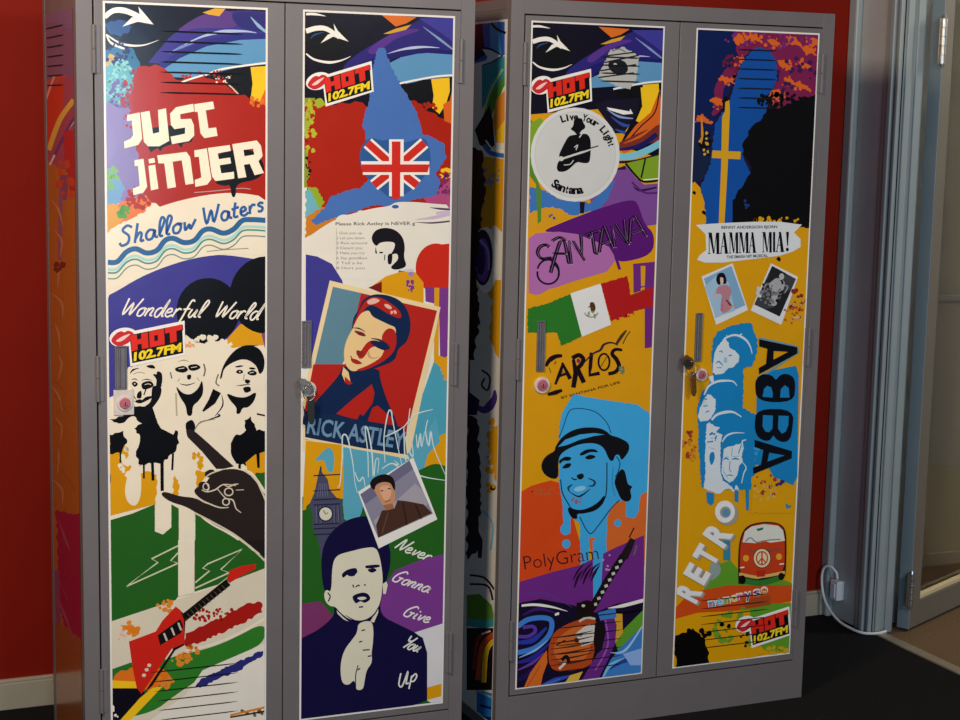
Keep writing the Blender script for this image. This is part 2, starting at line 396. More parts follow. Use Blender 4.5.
SC = {
 'a': (.5, [[(.4, .42), (.2, .5), (.05, .3), (.1, .03), (.3, .05), (.42, .45), (.42, .1), (.55, .05)]]),
 'c': (.4, [[(.35, .42), (.18, .48), (.05, .25), (.15, .02), (.4, .1)]]),
 'd': (.52, [[(.4, .42), (.2, .5), (.05, .3), (.1, .03), (.3, .05), (.5, 1.0), (.44, .1), (.55, .05)]]),
 'e': (.4, [[(.05, .22), (.3, .3), (.25, .48), (.1, .42), (.05, .15), (.2, 0), (.42, .12)]]),
 'f': (.38, [[(.45, .9), (.35, 1), (.25, .8), (.15, -.3), (.05, -.35)], [(.05, .45), (.4, .5)]]),
 'h': (.45, [[(.2, 1), (.05, 0)], [(.08, .2), (.25, .48), (.35, .4), (.3, .05), (.45, .05)]]),
 'i': (.22, [[(.1, .48), (.05, .08), (.2, .05)], [(.12, .66), (.16, .74)]]),
 'k': (.42, [[(.2, 1), (.05, 0)], [(.4, .5), (.1, .25), (.4, 0)]]),
 'l': (.26, [[(.05, .1), (.3, .8), (.2, 1), (.1, .7), (.08, .1), (.22, .05)]]),
 'n': (.42, [[(.08, .48), (.03, 0)], [(.05, .25), (.22, .48), (.33, .4), (.28, .08), (.42, .05)]]),
 'o': (.42, [[(.25, .48), (.07, .35), (.08, .05), (.28, .02), (.38, .3), (.25, .48), (.45, .4)]]),
 'p': (.42, [[(.1, .48), (0, -.4)], [(.06, .3), (.28, .5), (.38, .3), (.25, .03), (.05, .1)]]),
 'r': (.34, [[(.08, .48), (.03, 0)], [(.05, .25), (.2, .48), (.35, .42)]]),
 's': (.36, [[(.35, .42), (.2, .5), (.1, .38), (.28, .2), (.2, .02), (.03, .06)]]),
 't': (.34, [[(.25, .85), (.1, .1), (.3, .05)], [(.02, .5), (.38, .55)]]),
 'u': (.46, [[(.1, .48), (.05, .12), (.2, .02), (.38, .45), (.35, .08), (.48, .05)]]),
 'v': (.38, [[(.08, .48), (.15, .02), (.38, .5)]]),
 'w': (.55, [[(.08, .48), (.1, .05), (.28, .3), (.32, .05), (.55, .5)]]),
 'y': (.42, [[(.1, .48), (.12, .12), (.3, .15), (.42, .5), (.2, -.4), (0, -.3)]]),
 'A': (.6, [[(0, 0), (.35, 1), (.5, 0)], [(.12, .35), (.55, .4)]]),
 'G': (.65, [[(.6, .85), (.4, 1), (.1, .6), (.1, .1), (.4, .02), (.5, .4)], [(.3, .42), (.62, .42)]]),
 'N': (.62, [[(.05, 0), (.2, .95), (.4, 0), (.65, 1)]]),
 'S': (.55, [[(.55, .85), (.35, 1), (.15, .8), (.4, .45), (.35, .1), (.1, .02), (0, .2)]]),
 'W': (.8, [[(.1, 1), (.15, .05), (.45, .75), (.5, .05), (.85, 1)]]),
 'Y': (.5, [[(.1, 1), (.2, .6), (.45, .65)], [(.6, 1), (.3, 0)]]),
 'U': (.6, [[(.1, .95), (.05, .2), (.25, 0), (.5, .9), (.45, .1), (.6, .05)]]),
 'R': (.6, [[(.05, 0), (.2, 1)], [(.1, .9), (.45, 1), (.5, .7), (.2, .5), (.6, 0)]]),
}
# ------------------------------------------------------------------ palette
K = '#0b0a0d'; NV = '#120c34'; WH = '#f1ece0'; CR = '#ece0c6'; RD = '#aa2008'; BR = '#d62a14'; YE = '#f4c21a'; OR = '#e2731c'
AM = '#dd9c0e'; BL = '#3f66ae'; IN = '#3f3a8e'; GR = '#26601f'; LG = '#7ea62a'; PU = '#6a2a84'; LB = '#5c94bc'; SK = '#3a9bd0'
def hot_sticker(A, o, ex, ey, halo=WH):
    A.frame(o, ex, ey)
    A.e(halo, -.12, .02, .27, .36, -10); A.p(halo, [-.03, -.14, 1.07, -.16, 1.05, 1.10, -.02, 1.14])
    A.p(K, [0, -.02, 1.02, -.04, 1.01, 1.02, .02, 1.03])
    # lips
    A.p('#c8272e', [-.36, .06, -.26, -.17, -.16, -.22, -.10, -.16, -.02, -.19, .08, -.05, .04, .16, -.10, .30, -.24, .30], sm=1)
    A.p('#f3c9bd', [-.27, .10, -.14, -.02, .01, -.06, -.08, .07, -.18, .15], sm=1)
    for (cc, dx, dy) in (('#0b0a0e', .015, .03), ('#de2b1c', 0, 0)):
        for q in ([.02, .02, .14, .01, .14, .20, .22, .20, .22, .01, .35, .0, .35, .58, .22, .58, .22, .38, .14, .38, .14, .58, .02, .59],
                  [.685, -.02, 1.02, -.05, 1.02, .15, .90, .16, .90, .54, .77, .56, .77, .17, .685, .18]):
            A.p(cc, [v+(dx if i % 2 == 0 else dy) for i, v in enumerate(q)])
        A.p(cc, [.375+dx, -.01+dy, .665+dx, -.02+dy, .665+dx, .57+dy, .375+dx, .58+dy], holes=([.47+dx, .17+dy, .54+dx, .17+dy, .54+dx, .38+dy, .47+dx, .38+dy],))
    A.text('#f6d522', '102.7FM', .05, .95, .97, .93, .29, .045, .08)
    return A.part('radio_sticker', 'white edged sticker with red lips, red HOT and yellow 102.7FM')
def eye_top(A, ox, oy, sc, full=True):
    """the black and blue swirl motif across the top of a print; local units are 1/4.8 px boxes of the second door"""
    A.F_(ox, oy, 4.8); f = A.fr; A.fr = (ox, oy, sc[0]/4.8, 0, 0, sc[1]/4.8)
    A.p('#0d0a1c', [-14, -14, 760, -14, 760, 420, -14, 480])
    A.p('#dd6d1e', [360, 12, 530, 25, 480, 55, 430, 70], rag=0)
    A.p('#2c2474', [170, 260, 260, 190, 380, 120, 500, 60, 560, 30, 720, 28, 720, 200, 560, 190, 400, 225, 300, 290, 200, 300], sm=0)
    A.p('#3d3a94', [540, 30, 720, 30, 720, 155, 640, 95], sm=0)
    A.p('#57318a', [300, 180, 400, 110, 500, 82, 540, 90, 430, 130, 330, 200], sm=1)
    A.p('#d8a02c', [370, 105, 430, 80, 505, 60, 480, 85, 400, 105], sm=0)
    A.p(LB, [400, 245, 480, 205, 600, 195, 705, 200, 705, 310, 600, 320, 480, 345, 440, 330, 300, 340, 230, 330], sm=0)
    A.p('#1d1a66', [250, 250, 400, 190, 560, 165, 705, 190, 705, 205, 560, 195, 420, 225, 300, 280], sm=0)
    A.s('#b9c4dc', [390, 200, 470, 178, 560, 168, 640, 172], 14, tp=(.1, .1))
    A.s('#7d9cc0', [560, 70, 640, 130, 705, 180], 12, tp=(.1, .6))
    A.p(K, [440, 360, 560, 325, 720, 315, 720, 560, 560, 500], sm=0)
    A.s(WH, [440, 345, 520, 328, 620, 310, 708, 303], 9)
    A.p(YE, [600, 322, 688, 315, 690, 380, 672, 440, 640, 490, 605, 460, 612, 400], sm=0)
    A.p('#d9631c', [700, 380, 720, 360, 720, 620, 660, 520, 680, 460], sm=0)
    A.p(K, [0, 105, 60, 60, 160, 60, 210, 130, 160, 220, 60, 230, 0, 180], sm=1)
    A.s(WH, [0, 92, 50, 78, 100, 82, 160, 122], 24, tp=(1, .8)); A.p(WH, [132, 55, 152, 90, 204, 142, 130, 118, 70, 150, 105, 108, 140, 100])
    A.s(WH, [0, 200, 40, 228, 110, 242, 170, 232, 215, 212], 13, tp=(.5, .1)); A.s(WH, [0, 10, 40, 10, 95, 20], 12, tp=(1, .1))
    A.s('#23508a', [20, 130, 40, 110, 90, 95], 8, tp=(.1, .1))

# ================================================================== locker one, left door
PW0 = (.056, .412, PZ0, PZ1)
def border(A, rect, b=.0035):
    A.clip = rect; A.rectfill('#e9e3d8'); A.clip = (rect[0]+b, rect[1]-b, rect[2]+b, rect[3]-b)
def art_one(L):
    A = Art(L, 'front', PW0, -.0006); border(A, PW0, .0045)
    A.rectfill(CR)
    A.part('printed_panel', 'full height vinyl print with white edge, left door')
    # top swirl
    A.F_(90, 0, 4.8)
    A.p('#0e0b1e', [70, 0, 880, 0, 880, 560, 70, 560])
    A.p('#3a2f86', [280, 300, 380, 180, 480, 105, 600, 55, 760, 50, 860, 60, 860, 190, 700, 190, 500, 230, 380, 310], sm=0)
    A.p('#57387f', [420, 150, 520, 80, 640, 50, 700, 80, 690, 130, 520, 135], sm=1)
    A.p('#2a2670', [690, 60, 860, 70, 860, 150, 720, 130], sm=1)
    A.p('#d8a02c', [540, 60, 600, 40, 650, 42, 620, 78, 570, 70])
    A.p(LB, [340, 335, 420, 270, 540, 225, 700, 190, 860, 182, 860, 310, 740, 315, 600, 350, 500, 375, 400, 370], sm=0)
    A.p('#2a2a7c', [320, 320, 420, 250, 560, 190, 720, 160, 860, 160, 860, 186, 720, 192, 560, 222, 430, 280, 350, 335], sm=0)
    A.s('#a7b8d6', [450, 215, 540, 175, 640, 152, 740, 150, 800, 158], 18, tp=(.1, .1))
    A.s('#6f84bc', [380, 255, 440, 225, 520, 200], 14, tp=(.1, .1))
    A.s('#8fb0cc', [770, 80, 810, 125, 860, 165], 16, tp=(.1, .5))
    A.p(K, [560, 365, 680, 330, 870, 320, 870, 470, 720, 470, 620, 400], sm=0)
    A.s(WH, [530, 370, 620, 335, 720, 318, 860, 300], 9)
    A.p(YE, [770, 322, 862, 316, 862, 400, 820, 490, 770, 480, 780, 400], sm=0)
    A.p('#d9631c', [845, 420, 870, 400, 870, 520, 800, 520], sm=0)
    A.e('#0a0c26', 190, 160, 125, 75)
    A.p('#2b4d86', [75, 110, 150, 100, 200, 130, 150, 170, 90, 160], sm=1, rag=9)
    A.s(WH, [70, 82, 110, 52, 160, 50, 215, 70, 270, 100], 28, tp=(.8, .8)); A.p(WH, [232, 32, 262, 66, 305, 118, 230, 104, 155, 128, 200, 84, 240, 78])
    A.s(WH, [78, 165, 130, 200, 190, 218, 260, 216, 330, 192], 11, tp=(.5, .1)); A.s(WH, [78, 165, 100, 205, 160, 232, 200, 236], 13, tp=(.4, .1))
    # sprayed left edge
    A.p('#2f6f96', [70, 240, 130, 225, 210, 235, 240, 300, 215, 380, 200, 480, 150, 560, 70, 560], sm=0, rag=14, seed=3)
    A.p('#5fa7b4', [70, 300, 130, 290, 190, 330, 200, 420, 150, 500, 70, 520], sm=1, rag=16, seed=4)
    A.dots('#c9a85c', 95, 290, 26, 22, 12, 5, 13, 2); A.dots('#86c4c4', 140, 400, 70, 120, 70, 4, 13, 3)
    A.dots('#6a5f9c', 150, 480, 60, 110, 60, 5, 13, 5); A.dots('#2d2a66', 140, 260, 70, 60, 30, 4, 12, 7)
    A.part('swirl_pattern')
    A.F_(90, 130, 4.8)
    A.p('#8878ae', [70, -130, 200, -100, 260, -20, 280, 100, 300, 210, 260, 330, 160, 360, 70, 330], sm=0, rag=14, seed=6)
    A.p('#6f9cc2', [70, 200, 120, 205, 160, 260, 150, 330, 110, 390, 70, 400], sm=1, rag=10, seed=7)
    A.dots('#7aae55', 100, 230, 30, 60, 22, 6, 14, 9)
    A.p(OR, [70, 390, 150, 340, 250, 320, 310, 340, 250, 400, 150, 450, 70, 500], sm=0, rag=12, seed=8)
    A.p('#dc9a2a', [70, 380, 120, 355, 160, 420, 100, 480, 70, 490], sm=1)
    A.dots('#4e9a34', 160, 395, 28, 30, 16, 6, 14, 11)
    # red splash
    A.F_(90, 0, 4.8)
    A.p(RD, [225, 320, 330, 315, 420, 385, 540, 365, 640, 385, 700, 440, 760, 470, 870, 520, 870, 960, 600, 975, 400, 1000, 330, 990, 250, 930, 220, 700, 200, 560, 190, 480], sm=0, rag=14, seed=12)
    A.dots(RD, 205, 480, 60, 140, 60, 3, 12, 14); A.dots(RD, 230, 950, 60, 60, 40, 4, 14, 15); A.dots(WH, 640, 385, 40, 20, 8, 3, 7, 4); A.dots(RD, 560, 360, 130, 25, 24, 3, 9, 44)
    A.s(WH, [440, 395, 480, 380, 540, 362], 8); A.s('#e9b9a6', [640, 385, 680, 420, 712, 452], 7); A.dots(OR, 790, 490, 40, 25, 10, 4, 12, 21)
    A.dots(OR, 855, 760, 12, 60, 8, 6, 12, 22)
    A.part('paint_splash')
    A.F_(90, 130, 4.8)
    # cream banner and band name
    A.p(CR, [70, 490, 150, 450, 250, 400, 400, 345, 560, 310, 700, 298, 870, 325, 870, 600, 760, 600, 640, 595, 450, 620, 200, 730, 70, 780], sm=0)
    A.s('#b79a9c', [500, 300, 600, 292, 720, 280, 770, 284], 4)
    A.p(K, [245, -5, 340, -15, 480, -35, 500, 60, 445, 60, 440, 90, 420, 62, 350, 80, 340, 105, 325, 85, 300, 100, 290, 110, 270, 60])
    A.p(K, [590, 120, 700, 90, 800, 100, 846, 190, 800, 240, 700, 255, 700, 320, 680, 325, 672, 260, 650, 270, 590, 255])
    JL = ([178, 552, 238, 540, 250, 665, 232, 695, 165, 712, 163, 680, 195, 665, 207, 648, 200, 578, 177, 580],
          [243, 540, 285, 532, 302, 642, 332, 634, 326, 528, 364, 520, 380, 676, 332, 702, 278, 702, 258, 680],
          [384, 545, 412, 515, 495, 498, 500, 535, 432, 548, 434, 572, 485, 570, 498, 600, 500, 650, 475, 677, 393, 692, 386, 656, 455, 642, 456, 612, 405, 620, 388, 600],
          [500, 500, 590, 487, 597, 522, 555, 530, 568, 616, 605, 612, 612, 652, 548, 663, 530, 640, 516, 536, 503, 538])
    A.F_(90, 0, 4.8)
    for g in JL: A.p('#f3e9cd', g)
    A.F_(90, 130, 4.8)
    for g in ([213, 145, 256, 138, 274, 272, 256, 300, 208, 313, 205, 281, 238, 268, 230, 172, 214, 173],
              [280, 172, 312, 166, 328, 282, 292, 290], [280, 140, 308, 134, 312, 156, 283, 161],
              [322, 122, 462, 105, 480, 130, 497, 257, 458, 263, 440, 145, 396, 152, 412, 274, 372, 281, 356, 160, 328, 160],
              [500, 98, 560, 88, 582, 236, 562, 262, 505, 273, 502, 240, 534, 228, 522, 128, 502, 130],
              [565, 86, 670, 72, 675, 100, 612, 112, 618, 140, 672, 132, 677, 160, 622, 169, 630, 208, 690, 200, 692, 233, 602, 245, 585, 222]):
        A.p('#f3e9cd', g)
    A.p('#f3e9cd', [682, 68, 800, 50, 820, 75, 828, 125, 808, 150, 834, 206, 790, 217, 766, 162, 738, 167, 750, 226, 711, 232], holes=([736, 96, 782, 89, 788, 118, 741, 126],))
    A.part('band_name_lettering', 'cream stylised JUST JINJER lettering')
    A.script('#2f5f9e', 'Shallow', 142, 560, 520, 470, 90, 13, .2); A.script('#2f5f9e', 'Waters', 545, 458, 845, 385, 84, 13, .1)
    for (dy, c, wd) in ((0, '#2c6496', 25), (34, '#a9d6cc', 13), (50, '#4d8f84', 8), (78, '#6f8f88', 6)):
        A.s(c, [85, 635+dy, 130, 632+dy, 175, 585+dy, 220, 570+dy, 270, 590+dy, 320, 578+dy, 360, 530+dy, 400, 520+dy, 450, 540+dy, 500, 530+dy, 540, 485+dy, 580, 475+dy, 640, 495+dy, 690, 475+dy, 730, 435+dy, 780, 430+dy, 845, 442+dy-8], wd)
    A.s('#8d8577', [560, 583, 640, 575, 760, 568], 4)
    A.part('wave_banner', 'cream banner with blue Shallow Waters script and waves')
    # indigo field with black discs
    A.F_(90, 270, 4.8)
    A.p(IN, [70, 130, 130, 100, 230, 40, 330, -5, 450, -45, 560, -68, 650, -75, 870, -40, 870, 400, 560, 320, 440, 300, 300, 480, 120, 600, 70, 620])
    A.p(AM, [640, 350, 720, 260, 870, 260, 870, 360, 760, 360, 650, 380], sm=0)
    A.e(K, 566, 196, 152, 158); A.e(K, 845, 120, 175, 186); A.p('#80486e', [822, 305, 870, 290, 870, 410, 840, 380])
    A.script('#f2ead6', 'Wonderful', 140, 218, 570, 230, 84, 8, .45); A.script('#f2ead6', 'World', 590, 228, 840, 240, 80, 8, .45)
    A.part('disc_pattern', 'indigo field, two black discs and white Wonderful World script')
    # cream splatter behind the portraits
    A.p(AM, [90, 740, 300, 700, 460, 780, 860, 700, 870, 1040, 600, 1050, 90, 1180])
    A.p(CR, [180, 470, 330, 420, 470, 345, 560, 360, 640, 330, 700, 390, 870, 400, 870, 820, 780, 900, 750, 960, 620, 980, 510, 960, 500, 1420, 425, 1420, 425, 1010, 402, 980, 392, 1200, 388, 1240, 352, 1262, 318, 1240, 314, 1200, 320, 980, 240, 960, 180, 930, 190, 860, 90, 800, 90, 640, 120, 600], sm=0, rag=8, seed=31)
    A.dots(CR, 200, 920, 60, 70, 40, 6, 16, 33); A.dots(CR, 570, 350, 110, 30, 20, 6, 18, 34); A.dots(AM, 520, 900, 25, 60, 14, 5, 12, 35)
    A.p(CR, [190, 960, 230, 930, 245, 1000, 240, 1090, 215, 1130, 180, 1110, 168, 1050], sm=1)
    A.p('#b9ab8c', [408, 590, 416, 590, 420, 700, 412, 700]); A.dots('#e8a06c', 470, 360, 30, 14, 6, 5, 12, 7)
    A.part('paint_splatter')
    # three stencilled heads
    A.p(K, [240, 640, 300, 610, 340, 560, 345, 500, 320, 490, 322, 560, 300, 600, 265, 610], sm=1)
    A.p(K, [230, 520, 250, 540, 265, 600, 230, 625, 200, 600, 195, 545, 190, 500, 210, 475, 200, 520], sm=0) if False else None
    A.s(K, [192, 498, 205, 480, 235, 470], 9, tp=(.2, .2)); A.p(K, [270, 460, 300, 455, 312, 472, 285, 470], sm=1)
    A.p(K, [302, 500, 335, 510, 342, 560, 318, 560, 318, 525], sm=1)
    A.p(K, [200, 545, 212, 534, 228, 544, 224, 556, 212, 560], sm=1); A.s(K, [196, 528, 214, 522, 230, 530], 5, tp=(.2, .2)); A.s(K, [246, 530, 272, 524, 300, 530], 5, tp=(.2, .2)); A.p(K, [248, 545, 285, 532, 305, 550, 290, 566, 255, 572], sm=1); A.p(K, [228, 590, 245, 580, 246, 612, 225, 614], sm=1)
    A.p(K, [215, 630, 240, 620, 255, 632, 235, 640], sm=1); A.s(K, [258, 600, 272, 560], 6); A.s(CR, [262, 550, 278, 546, 292, 550], 3); A.e(CR, 214, 546, 4, 3); A.s('#8a7f68', [206, 500, 236, 490, 262, 496], 3); A.s(K, [200, 560, 208, 600, 224, 626], 5, tp=(.2, .4))
    A.p(K, [300, 560, 340, 565, 335, 610, 300, 660, 270, 690, 250, 665, 290, 630], sm=1)
    A.p(K, [90, 720, 160, 700, 200, 650, 250, 655, 300, 660, 325, 720, 420, 770, 428, 830, 400, 880, 340, 930, 230, 930, 220, 870, 240, 800, 210, 760, 250, 735, 205, 700, 150, 735], sm=0, rag=9, seed=41)
    A.p(K, [92, 790, 160, 770, 178, 830, 150, 880, 92, 880], rag=10, seed=42)
    A.s(K, [345, 920, 346, 1060], 16); A.s(K, [298, 900, 302, 1010], 14); A.s(K, [398, 880, 394, 960], 10); A.s(K, [258, 920, 258, 1000], 9); A.s(K, [145, 870, 145, 925], 8); A.s(K, [95, 980, 95, 1020], 8)
    A.p(CR, [325, 735, 300, 660, 318, 650, 380, 690, 412, 760, 400, 790, 340, 760], sm=0)
    # middle head
    A.p(K, [410, 470, 450, 460, 470, 478, 450, 492, 415, 486], sm=1); A.p(K, [472, 458, 510, 452, 530, 468, 505, 482, 478, 480], sm=1)
    A.s(CR, [424, 474, 452, 470], 3); A.s(CR, [484, 468, 512, 464], 3); A.s('#8a7f68', [430, 520, 420, 536], 3); A.s('#8a7f68', [512, 515, 524, 532], 3); A.s('#6d6352', [420, 440, 450, 432, 475, 440], 4, tp=(.2, .2)); A.p(K, [466, 505, 484, 503, 482, 522, 468, 524], sm=1); A.s(K, [430, 545, 465, 552, 505, 540], 6, tp=(.3, .3))
    A.p(K, [408, 550, 440, 590, 480, 600, 520, 570, 538, 520, 545, 590, 520, 630, 492, 650, 490, 700, 465, 700, 460, 650, 430, 610], sm=0)
    A.s('#6d6352', [545, 450, 552, 480, 545, 510], 7); A.s('#6d6352', [385, 490, 392, 520], 6); A.p(K, [460, 735, 490, 720, 505, 755, 490, 800, 468, 800, 462, 775], sm=1)
    # right head with cap
    A.p(K, [620, 525, 640, 450, 690, 385, 750, 355, 810, 372, 838, 420, 835, 480, 812, 505, 800, 460, 760, 430, 720, 428, 670, 450, 640, 475, 632, 520], sm=0)
    A.p(K, [700, 490, 712, 478, 730, 482, 733, 492, 716, 498], sm=1); A.e(CR, 718, 488, 4, 3); A.p(K, [755, 492, 780, 480, 800, 493, 790, 505, 765, 503], sm=1); A.s(CR, [765, 494, 785, 490], 3); A.s('#8a7f68', [740, 500, 736, 530], 3); A.p(K, [745, 525, 768, 530, 760, 545, 745, 540], sm=1)
    A.s(K, [700, 556, 730, 552, 768, 548], 5, tp=(.2, .5)); A.p(K, [735, 565, 765, 560, 770, 580, 745, 588], sm=1); A.e(K, 715, 462, 20, 4, -8); A.e(K, 778, 472, 16, 5, 6)
    A.p(K, [652, 588, 700, 610, 750, 612, 800, 580, 790, 625, 760, 660, 730, 660, 720, 690, 700, 690, 705, 660, 670, 625], sm=0)
    A.s('#6d6352', [615, 500, 604, 540, 620, 556], 6)
    A.p(K, [590, 570, 628, 590, 600, 640, 545, 680, 538, 675, 570, 620], sm=0); A.s(K, [632, 600, 636, 650, 600, 700], 7, tp=(.3, .3)); A.s(K, [560, 720, 620, 700, 610, 690], 9, tp=(.2, .3)); A.s('#8f836c', [500, 770, 530, 730, 600, 715], 8, tp=(.2, .3))
    A.p(K, [690, 800, 760, 765, 880, 765, 880, 930, 760, 940, 690, 910, 676, 850], rag=12, seed=46)
    A.p(K, [690, 860, 720, 800, 750, 770, 740, 720, 770, 700, 790, 750, 800, 790, 870, 770, 870, 940, 790, 940, 700, 930, 680, 890], rag=8, seed=43)
    A.s(K, [765, 920, 768, 1010], 22, tp=(1, .6)); A.s(K, [802, 920, 808, 1060], 20, tp=(1, .6)); A.s(K, [718, 930, 716, 985], 12); A.s(K, [800, 690, 846, 700], 8)
    A.part('stencilled_heads', 'three black and cream stencilled heads, the right one in a cap')
    # pointing hand on green
    A.F_(90, 400, 4.8)
    A.p(GR, [90, 578, 200, 545, 310, 500, 310, 630, 350, 645, 390, 610, 390, 500, 425, 520, 425, 760, 90, 800])
    A.p(GR, [505, 540, 880, 545, 880, 760, 505, 760]); A.p(GR, [790, 355, 880, 340, 880, 480, 840, 450]); A.p(AM, [745, 300, 790, 262, 860, 240, 860, 345, 760, 352])
    A.s(K, [765, 180, 768, 275], 22, tp=(1, .6)); A.s(K, [802, 180, 808, 325], 20, tp=(1, .6))
    DK = '#2a211f'
    A.p(CR, [492, 520, 505, 470, 520, 400, 610, 325, 760, 330, 800, 370, 870, 480, 870, 760, 770, 722, 680, 650, 560, 590], sm=0)
    A.p(DK, [460, 150, 475, 137, 500, 148, 560, 200, 690, 318, 640, 330, 605, 330, 540, 250, 470, 180], sm=0)
    A.p(DK, [340, 447, 360, 438, 430, 462, 505, 468, 560, 500, 640, 512, 700, 330, 745, 342, 790, 380, 870, 500, 870, 740, 770, 700, 680, 640, 600, 600, 540, 560, 460, 510, 390, 490, 350, 465], sm=0)
    A.p(DK, [556, 395, 590, 350, 650, 332, 720, 338, 740, 400, 700, 500, 640, 515, 580, 500, 520, 465, 500, 435, 520, 415], sm=1)
    A.e(DK, 575, 352, 26, 18, -20); A.e(DK, 548, 415, 30, 22, 30)
    for q in ([545, 378, 580, 352, 640, 332], [535, 430, 560, 440, 600, 430, 640, 405, 700, 410], [555, 395, 570, 420, 560, 440], [700, 432, 738, 430], [505, 465, 560, 492, 620, 515, 665, 515],
              [610, 425, 650, 470, 685, 480, 700, 520, 725, 540], [640, 405, 665, 415, 690, 405, 712, 402]):
        A.s('#d9cbb0', q, 7, tp=(.5, .5))
    A.ring('#d9cbb0', 665, 440, 20, 18, 6); A.ring('#d9cbb0', 652, 488, 16, 16, 6); A.ring('#d9cbb0', 556, 415, 14, 16, 5)
    A.s('#d9cbb0', [740, 338, 790, 375, 820, 430, 845, 490], 8); A.s('#d9cbb0', [500, 540, 600, 592, 700, 650, 800, 730], 8)
    A.part('pointing_hand', 'dark brown hand print with cream outline')
    A.F_(90, 540, 4)
    A.p(GR, [75, 0, 352, 0, 352, 225, 340, 240, 75, 330]); A.p(GR, [418, 0, 600, 0, 700, 85, 700, 115, 600, 150, 418, 205])
    A.p(CR, [352, 0, 418, 0, 414, 212, 352, 225])
    A.p('#221d1e', [615, 0, 700, 0, 700, 72]); A.s('#d9cbb0', [602, 0, 650, 35, 700, 84], 7, sm=0)
    LT = '#cfd0ac'
    A.s(LT, [352, 22, 245, 75, 272, 88, 145, 185, 352, 92, 322, 82, 352, 50], 6, sm=0)
    A.s(LT, [420, 170, 478, 122, 450, 112, 470, 95, 608, 36, 522, 118, 556, 130, 420, 192], 6, sm=0)
    A.part('lightning_bolts', 'pale outlined lightning bolts on green')
    A.p('#dcd0b6', [75, 328, 340, 240, 600, 150, 700, 112, 700, 720, 75, 720])
    A.p('#a81b14', [380, 372, 450, 345, 560, 290, 640, 250, 685, 248, 690, 290, 600, 335, 450, 405, 380, 425], rag=9, seed=51); A.dots('#a81b14', 520, 300, 130, 25, 50, 3, 8, 52)
    A.p('#2f7a26', [300, 470, 450, 440, 560, 400, 700, 325, 700, 405, 620, 450, 520, 490, 430, 560, 340, 620, 250, 690, 80, 720, 120, 600]); A.s(CR, [380, 440, 480, 420, 600, 370, 700, 312], 9)
    A.p('#e7dfcf', [450, 520, 600, 455, 700, 412, 700, 720, 240, 720, 380, 620])
    A.p('#2b2c74', [420, 590, 450, 550, 560, 500, 692, 440, 692, 458, 600, 520, 520, 550, 450, 585], rag=7, seed=53)
    A.p('#26702a', [75, 520, 160, 490, 300, 470, 320, 560, 260, 610, 200, 680, 90, 560]); A.p(OR, [80, 590, 110, 530, 180, 510, 300, 520, 330, 560, 250, 600, 160, 600], rag=12, seed=54)
    A.p(YE, [75, 560, 180, 565, 210, 595, 75, 592]); A.p('#100c18', [75, 592, 200, 592, 230, 620, 120, 720, 75, 720]); A.p(YE, [120, 720, 200, 630, 250, 590, 290, 585, 180, 700, 160, 720])
    A.dots(WH, 95, 690, 18, 30, 8, 3, 8, 55); A.dots('#7a5a34', 640, 690, 60, 14, 8, 4, 10, 56); A.s('#d9831a', [560, 700, 700, 668], 8); A.s('#3a2a20', [560, 708, 700, 684], 7)
    for cx, cy in ((160, 355), (305, 265), (355, 475), (400, 450), (300, 560)): A.dots('#e0862c', cx, cy, 38, 26, 16, 4, 12, cx)
    A.p('#e07c1c', [120, 340, 150, 340, 200, 350, 195, 375, 160, 368]); A.dots('#e7b0a0', 130, 380, 20, 26, 10, 3, 8, 57)
    A.part('splatter_field')
    # red guitar
    A.s('#14100f', [350, 330, 552, 168], 30, sm=0); A.s('#d9cbb0', [345, 312, 548, 150], 3, sm=0)
    for i in range(11): t = i/11; A.s('#5d4a3a', [372+170*t, 318-136*t-14, 388+170*t, 330-136*t-8], 3, sm=0)
    A.p('#1a1211', [350, 272, 382, 300, 376, 420, 340, 440, 250, 580, 215, 612, 330, 440]); RG = '#cd2418'
    A.p(RG, [155, 405, 262, 365, 290, 320, 342, 265, 362, 280, 375, 320, 378, 412, 325, 435, 275, 510, 205, 615, 186, 590, 168, 500])
    A.p(RG, [548, 150, 560, 120, 610, 102, 664, 95, 660, 115, 600, 145, 556, 172]); A.p('#17110f', [270, 380, 360, 315, 372, 345, 362, 372, 280, 420])
    for x, y in ((295, 372), (325, 350), (352, 330)): A.s('#c9beb0', [x, y, x+12, y+30], 8, sm=0)
    for x, y in ((236, 500), (226, 518), (215, 540)): A.e('#d9cdb8', x, y, 8, 7)
    A.part('guitar_print', 'red angular electric guitar')
    hot_sticker(A, (129.5, 335.5), (181, 325.5), (131, 362.5))
    return A
